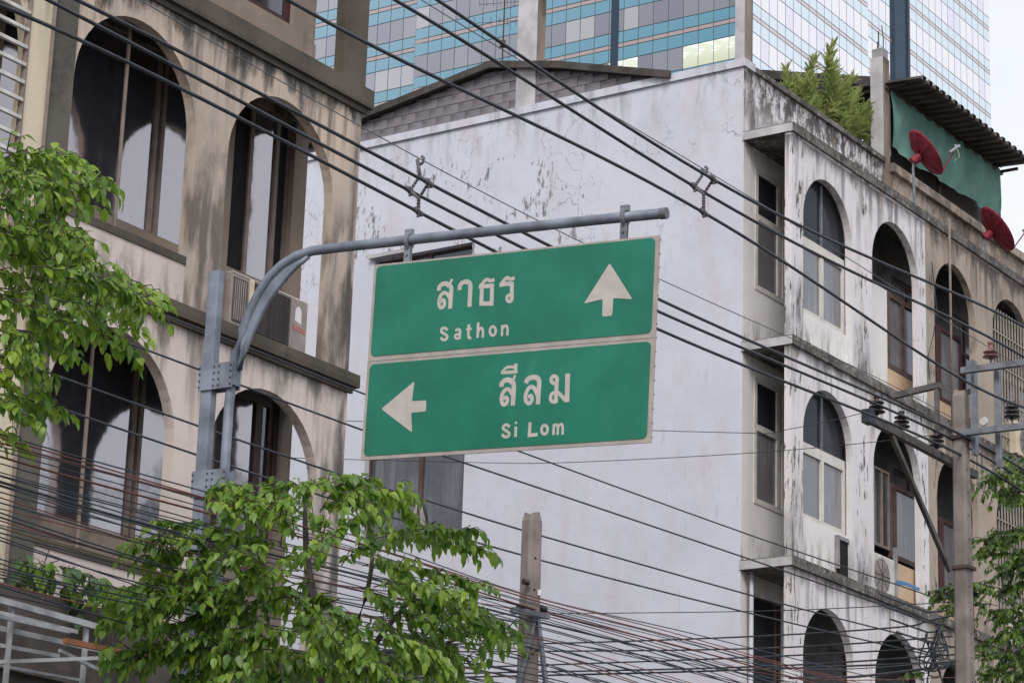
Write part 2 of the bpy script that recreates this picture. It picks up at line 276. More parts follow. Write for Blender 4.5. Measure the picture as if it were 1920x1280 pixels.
# ------------------------------------------------------------------ mesh helpers
class MB:
    def __init__(s): s.v = []; s.f = []; s.mi = []; s.cur = 0
    def quad(s, a, b, c, d):
        i = len(s.v); s.v += [tuple(a), tuple(b), tuple(c), tuple(d)]; s.f.append((i, i + 1, i + 2, i + 3)); s.mi.append(s.cur)
    def box(s, x0, x1, y0, y1, z0, z1):
        if x0 > x1: x0, x1 = x1, x0
        if y0 > y1: y0, y1 = y1, y0
        i = len(s.v)
        s.v += [(x0, y0, z0), (x1, y0, z0), (x1, y1, z0), (x0, y1, z0), (x0, y0, z1), (x1, y0, z1), (x1, y1, z1), (x0, y1, z1)]
        for q in ((0, 3, 2, 1), (4, 5, 6, 7), (0, 1, 5, 4), (1, 2, 6, 5), (2, 3, 7, 6), (3, 0, 4, 7)):
            s.f.append(tuple(i + k for k in q)); s.mi.append(s.cur)
    def tube(s, pts, r, n=8, caps=True, r1=None):
        pts = [Vector(p) for p in pts]; m = len(pts); rings = []
        up = Vector((0, 0, 1))
        for k, p in enumerate(pts):
            t = (pts[min(k + 1, m - 1)] - pts[max(k - 1, 0)]).normalized()
            ref = up if abs(t.z) < .95 else Vector((1, 0, 0))
            a = t.cross(ref).normalized(); b = t.cross(a)
            rr = r if r1 is None else r + (r1 - r) * k / max(1, m - 1)
            if callable(rr): rr = rr(k)
            i = len(s.v); rings.append(i)
            for j in range(n):
                an = 2 * math.pi * j / n; s.v.append(tuple(p + (a * math.cos(an) + b * math.sin(an)) * rr))
        for k in range(m - 1):
            for j in range(n):
                s.f.append((rings[k] + j, rings[k] + (j + 1) % n, rings[k + 1] + (j + 1) % n, rings[k + 1] + j)); s.mi.append(s.cur)
        if caps:
            s.f.append(tuple(rings[0] + j for j in range(n))[::-1]); s.mi.append(s.cur)
            s.f.append(tuple(rings[-1] + j for j in range(n))); s.mi.append(s.cur)
    def lathe(s, prof, center=(0, 0, 0), n=20, axis=None):
        c = Vector(center); ax = Vector(axis).normalized() if axis else Vector((0, 0, 1))
        ref = Vector((1, 0, 0)) if abs(ax.x) < .9 else Vector((0, 1, 0)); a = ax.cross(ref).normalized(); b = ax.cross(a)
        i0 = len(s.v)
        for (rr, h) in prof:
            for j in range(n):
                an = 2 * math.pi * j / n; s.v.append(tuple(c + ax * h + (a * math.cos(an) + b * math.sin(an)) * rr))
        for k in range(len(prof) - 1):
            for j in range(n):
                s.f.append((i0 + k * n + j, i0 + k * n + (j + 1) % n, i0 + (k + 1) * n + (j + 1) % n, i0 + (k + 1) * n + j)); s.mi.append(s.cur)
        s.f.append(tuple(i0 + j for j in range(n))[::-1]); s.mi.append(s.cur)
        s.f.append(tuple(i0 + (len(prof) - 1) * n + j for j in range(n))); s.mi.append(s.cur)
    def prism(s, poly, z0, z1):
        n = len(poly); i = len(s.v)
        s.v += [(p[0], p[1], z0) for p in poly] + [(p[0], p[1], z1) for p in poly]
        s.f.append(tuple(range(i, i + n))[::-1]); s.mi.append(s.cur); s.f.append(tuple(range(i + n, i + 2 * n))); s.mi.append(s.cur)
        for k in range(n):
            s.f.append((i + k, i + (k + 1) % n, i + n + (k + 1) % n, i + n + k)); s.mi.append(s.cur)
    def bar(s, p, q, w, h, up=(0, 0, 1)):
        p = Vector(p); q = Vector(q); t = (q - p).normalized(); a = t.cross(Vector(up)).normalized() * (w / 2); b = a.cross(t).normalized() * (h / 2)
        i = len(s.v)
        for c in (p, q):
            for e in (-a - b, a - b, a + b, -a + b): s.v.append(tuple(c + e))
        for f in ((0, 3, 2, 1), (4, 5, 6, 7), (0, 1, 5, 4), (1, 2, 6, 5), (2, 3, 7, 6), (3, 0, 4, 7)):
            s.f.append(tuple(i + k for k in f)); s.mi.append(s.cur)
    def build(s, name, mat, parent=None, fix=True, smooth=False, bevel=0):
        me = bpy.data.meshes.new(name); me.from_pydata(s.v, [], s.f)
        mats = mat if isinstance(mat, (list, tuple)) else [mat]
        for m in mats: me.materials.append(m)
        if len(mats) > 1: me.polygons.foreach_set('material_index', s.mi)
        if fix and len(s.f) < 20000:
            bm = bmesh.new(); bm.from_mesh(me)
            if bevel:
                bmesh.ops.remove_doubles(bm, verts=bm.verts, dist=1e-5)
            bmesh.ops.recalc_face_normals(bm, faces=bm.faces)
            if bevel:
                ed = [e for e in bm.edges if e.is_manifold and e.calc_face_angle(0) > .6]
                bmesh.ops.bevel(bm, geom=ed, offset=bevel, segments=2, affect='EDGES', profile=.6)
            bm.to_mesh(me); bm.free()
        if smooth: me.polygons.foreach_set('use_smooth', [True] * len(me.polygons))
        me.update()
        o = bpy.data.objects.new(name, me); sc.collection.objects.link(o)
        if parent is not None: o.parent = parent
        return o
def box(name, mat, parent, x0, x1, y0, y1, z0, z1, bevel=0):
    m = MB(); m.box(x0, x1, y0, y1, z0, z1); return m.build(name, mat, parent, bevel=bevel)
def tag(o, label=None, cat=None, group=None, kind=None):
    if label: o['label'] = label
    if cat: o['category'] = cat
    if group: o['group'] = group
    if kind: o['kind'] = kind
    return o
def thing(name, label, cat, loc=(0, 0, 0), rot=0.0, group=None):
    o = bpy.data.objects.new(name, None); o.empty_display_size = .3; sc.collection.objects.link(o)
    o.location = loc; o.rotation_euler = (0, 0, rot); return tag(o, label, cat, group)
def frame_thing(name, label, cat, group=None):
    return thing(name, label, cat, (WX, WY, 0), FRAME_ROT, group)
def LP(a, d, z): return Vector((a, -d, z))         # street frame -> local coordinates of a frame_thing
def share(o, parent, loc=None, rot=None, scale=None, name=None):
    c = o.copy(); sc.collection.objects.link(c); c.parent = parent
    if loc is not None: c.location = loc
    if rot is not None: c.rotation_euler = rot
    if scale is not None: c.scale = scale
    return c
def copy_tree(o, parent=None):
    c = o.copy(); sc.collection.objects.link(c); c.parent = parent
    for ch in list(o.children): copy_tree(ch, c)
    return c

def arch_wall(x0, x1, z0, z1, arches, ya, yb, n=22):
    """wall between ya (street side) and yb with round-headed openings; arches = (centre, radius, spring z)"""
    m = MB(); xs = x0
    def both(a, b, c, d):
        m.quad((a[0], ya, a[1]), (b[0], ya, b[1]), (c[0], ya, c[1]), (d[0], ya, d[1])); m.cur = 1; m.quad((a[0], yb, a[1]), (b[0], yb, b[1]), (c[0], yb, c[1]), (d[0], yb, d[1])); m.cur = 0
    for (cx, r, zs) in sorted(arches):
        if cx - r > xs + 1e-4: both((xs, z0), (cx - r, z0), (cx - r, z1), (xs, z1))
        pts = [(cx - r * math.cos(math.pi * k / n), zs + r * math.sin(math.pi * k / n)) for k in range(n + 1)]
        for p, q in zip(pts, pts[1:]):
            both(p, q, (q[0], z1), (p[0], z1))
            m.quad((p[0], ya, p[1]), (q[0], ya, q[1]), (q[0], yb, q[1]), (p[0], yb, p[1]))
        for xx in (cx - r, cx + r): m.quad((xx, ya, z0), (xx, ya, zs), (xx, yb, zs), (xx, yb, z0))
        xs = cx + r
    if x1 > xs + 1e-4: both((xs, z0), (x1, z0), (x1, z1), (xs, z1))
    for xx in (x0, x1): m.quad((xx, ya, z0), (xx, ya, z1), (xx, yb, z1), (xx, yb, z0))
    m.quad((x0, ya, z1), (x1, ya, z1), (x1, yb, z1), (x0, yb, z1))
    return m
def hole_wall(p0, p1, z0, z1, holes, q0, q1, fn):
    """wall over (p,z) with rectangular holes, thickness q0..q1; fn(p,q,z) -> local point"""
    m = MB(); ps = sorted({p0, p1, *[h[0] for h in holes], *[h[1] for h in holes]}); zs = sorted({z0, z1, *[h[2] for h in holes], *[h[3] for h in holes]})
    ps = [p for p in ps if p0 <= p <= p1]; zs = [z for z in zs if z0 <= z <= z1]
    for i in range(len(ps) - 1):
        for j in range(len(zs) - 1):
            cp, cz = (ps[i] + ps[i + 1]) / 2, (zs[j] + zs[j + 1]) / 2
            if any(h[0] < cp < h[1] and h[2] < cz < h[3] for h in holes): continue
            for q in (q0, q1): m.quad(fn(ps[i], q, zs[j]), fn(ps[i + 1], q, zs[j]), fn(ps[i + 1], q, zs[j + 1]), fn(ps[i], q, zs[j + 1]))
    for h in holes + [(p0, p1, z0, z1)]:
        a, b, c, d = h
        m.quad(fn(a, q0, c), fn(b, q0, c), fn(b, q1, c), fn(a, q1, c)); m.quad(fn(a, q0, d), fn(b, q0, d), fn(b, q1, d), fn(a, q1, d))
        m.quad(fn(a, q0, c), fn(a, q0, d), fn(a, q1, d), fn(a, q1, c)); m.quad(fn(b, q0, c), fn(b, q0, d), fn(b, q1, d), fn(b, q1, c))
    return m
def window(parent, fn, p0, p1, z0, z1, q, cols, mat, gmat, fw=.05, transom=None, depth=.05, name='window'):
    """frame (part) with panes (sub-parts); q = street-side face of the frame, panes sit behind it"""
    m = MB()
    def fb(a, b, c, d, w=0.0):
        A, B = fn(a, q - w, c), fn(b, q + depth, d); m.box(A[0], B[0], A[1], B[1], A[2], B[2])
    fb(p0, p1, z0, z0 + fw); fb(p0, p1, z1 - fw, z1); fb(p0, p0 + fw, z0 + fw, z1 - fw); fb(p1 - fw, p1, z0 + fw, z1 - fw)
    rows = [z0, z1] if transom is None else [z0, transom, z1]
    edges = [p0 + (p1 - p0) * k / cols for k in range(cols + 1)] if isinstance(cols, int) else [p0] + list(cols) + [p1]
    for e in edges[1:-1]: fb(e - fw * .6, e + fw * .6, z0 + fw, z1 - fw, .004)
    if transom: fb(p0 + fw, p1 - fw, transom - fw * .6, transom + fw * .6, .002)
    f = m.build(name, mat, parent)
    k = 0
    for i in range(len(edges) - 1):
        for j in range(len(rows) - 1):
            a, b = edges[i] + fw * .5, edges[i + 1] - fw * .5
            A, B = fn(a, q + depth * .55, rows[j] + fw * .5), fn(b, q + depth * .55 + .012, rows[j + 1] - fw * .5)
            g = gmat[k % len(gmat)] if isinstance(gmat, (list, tuple)) else gmat; k += 1
            pm = MB(); pm.box(A[0], B[0], A[1], B[1], A[2], B[2]); pm.build('pane', g, f)
    return f
front = lambda p, q, z: (p, -q if False else q, z)   # p = a, q = local y (street side is negative)

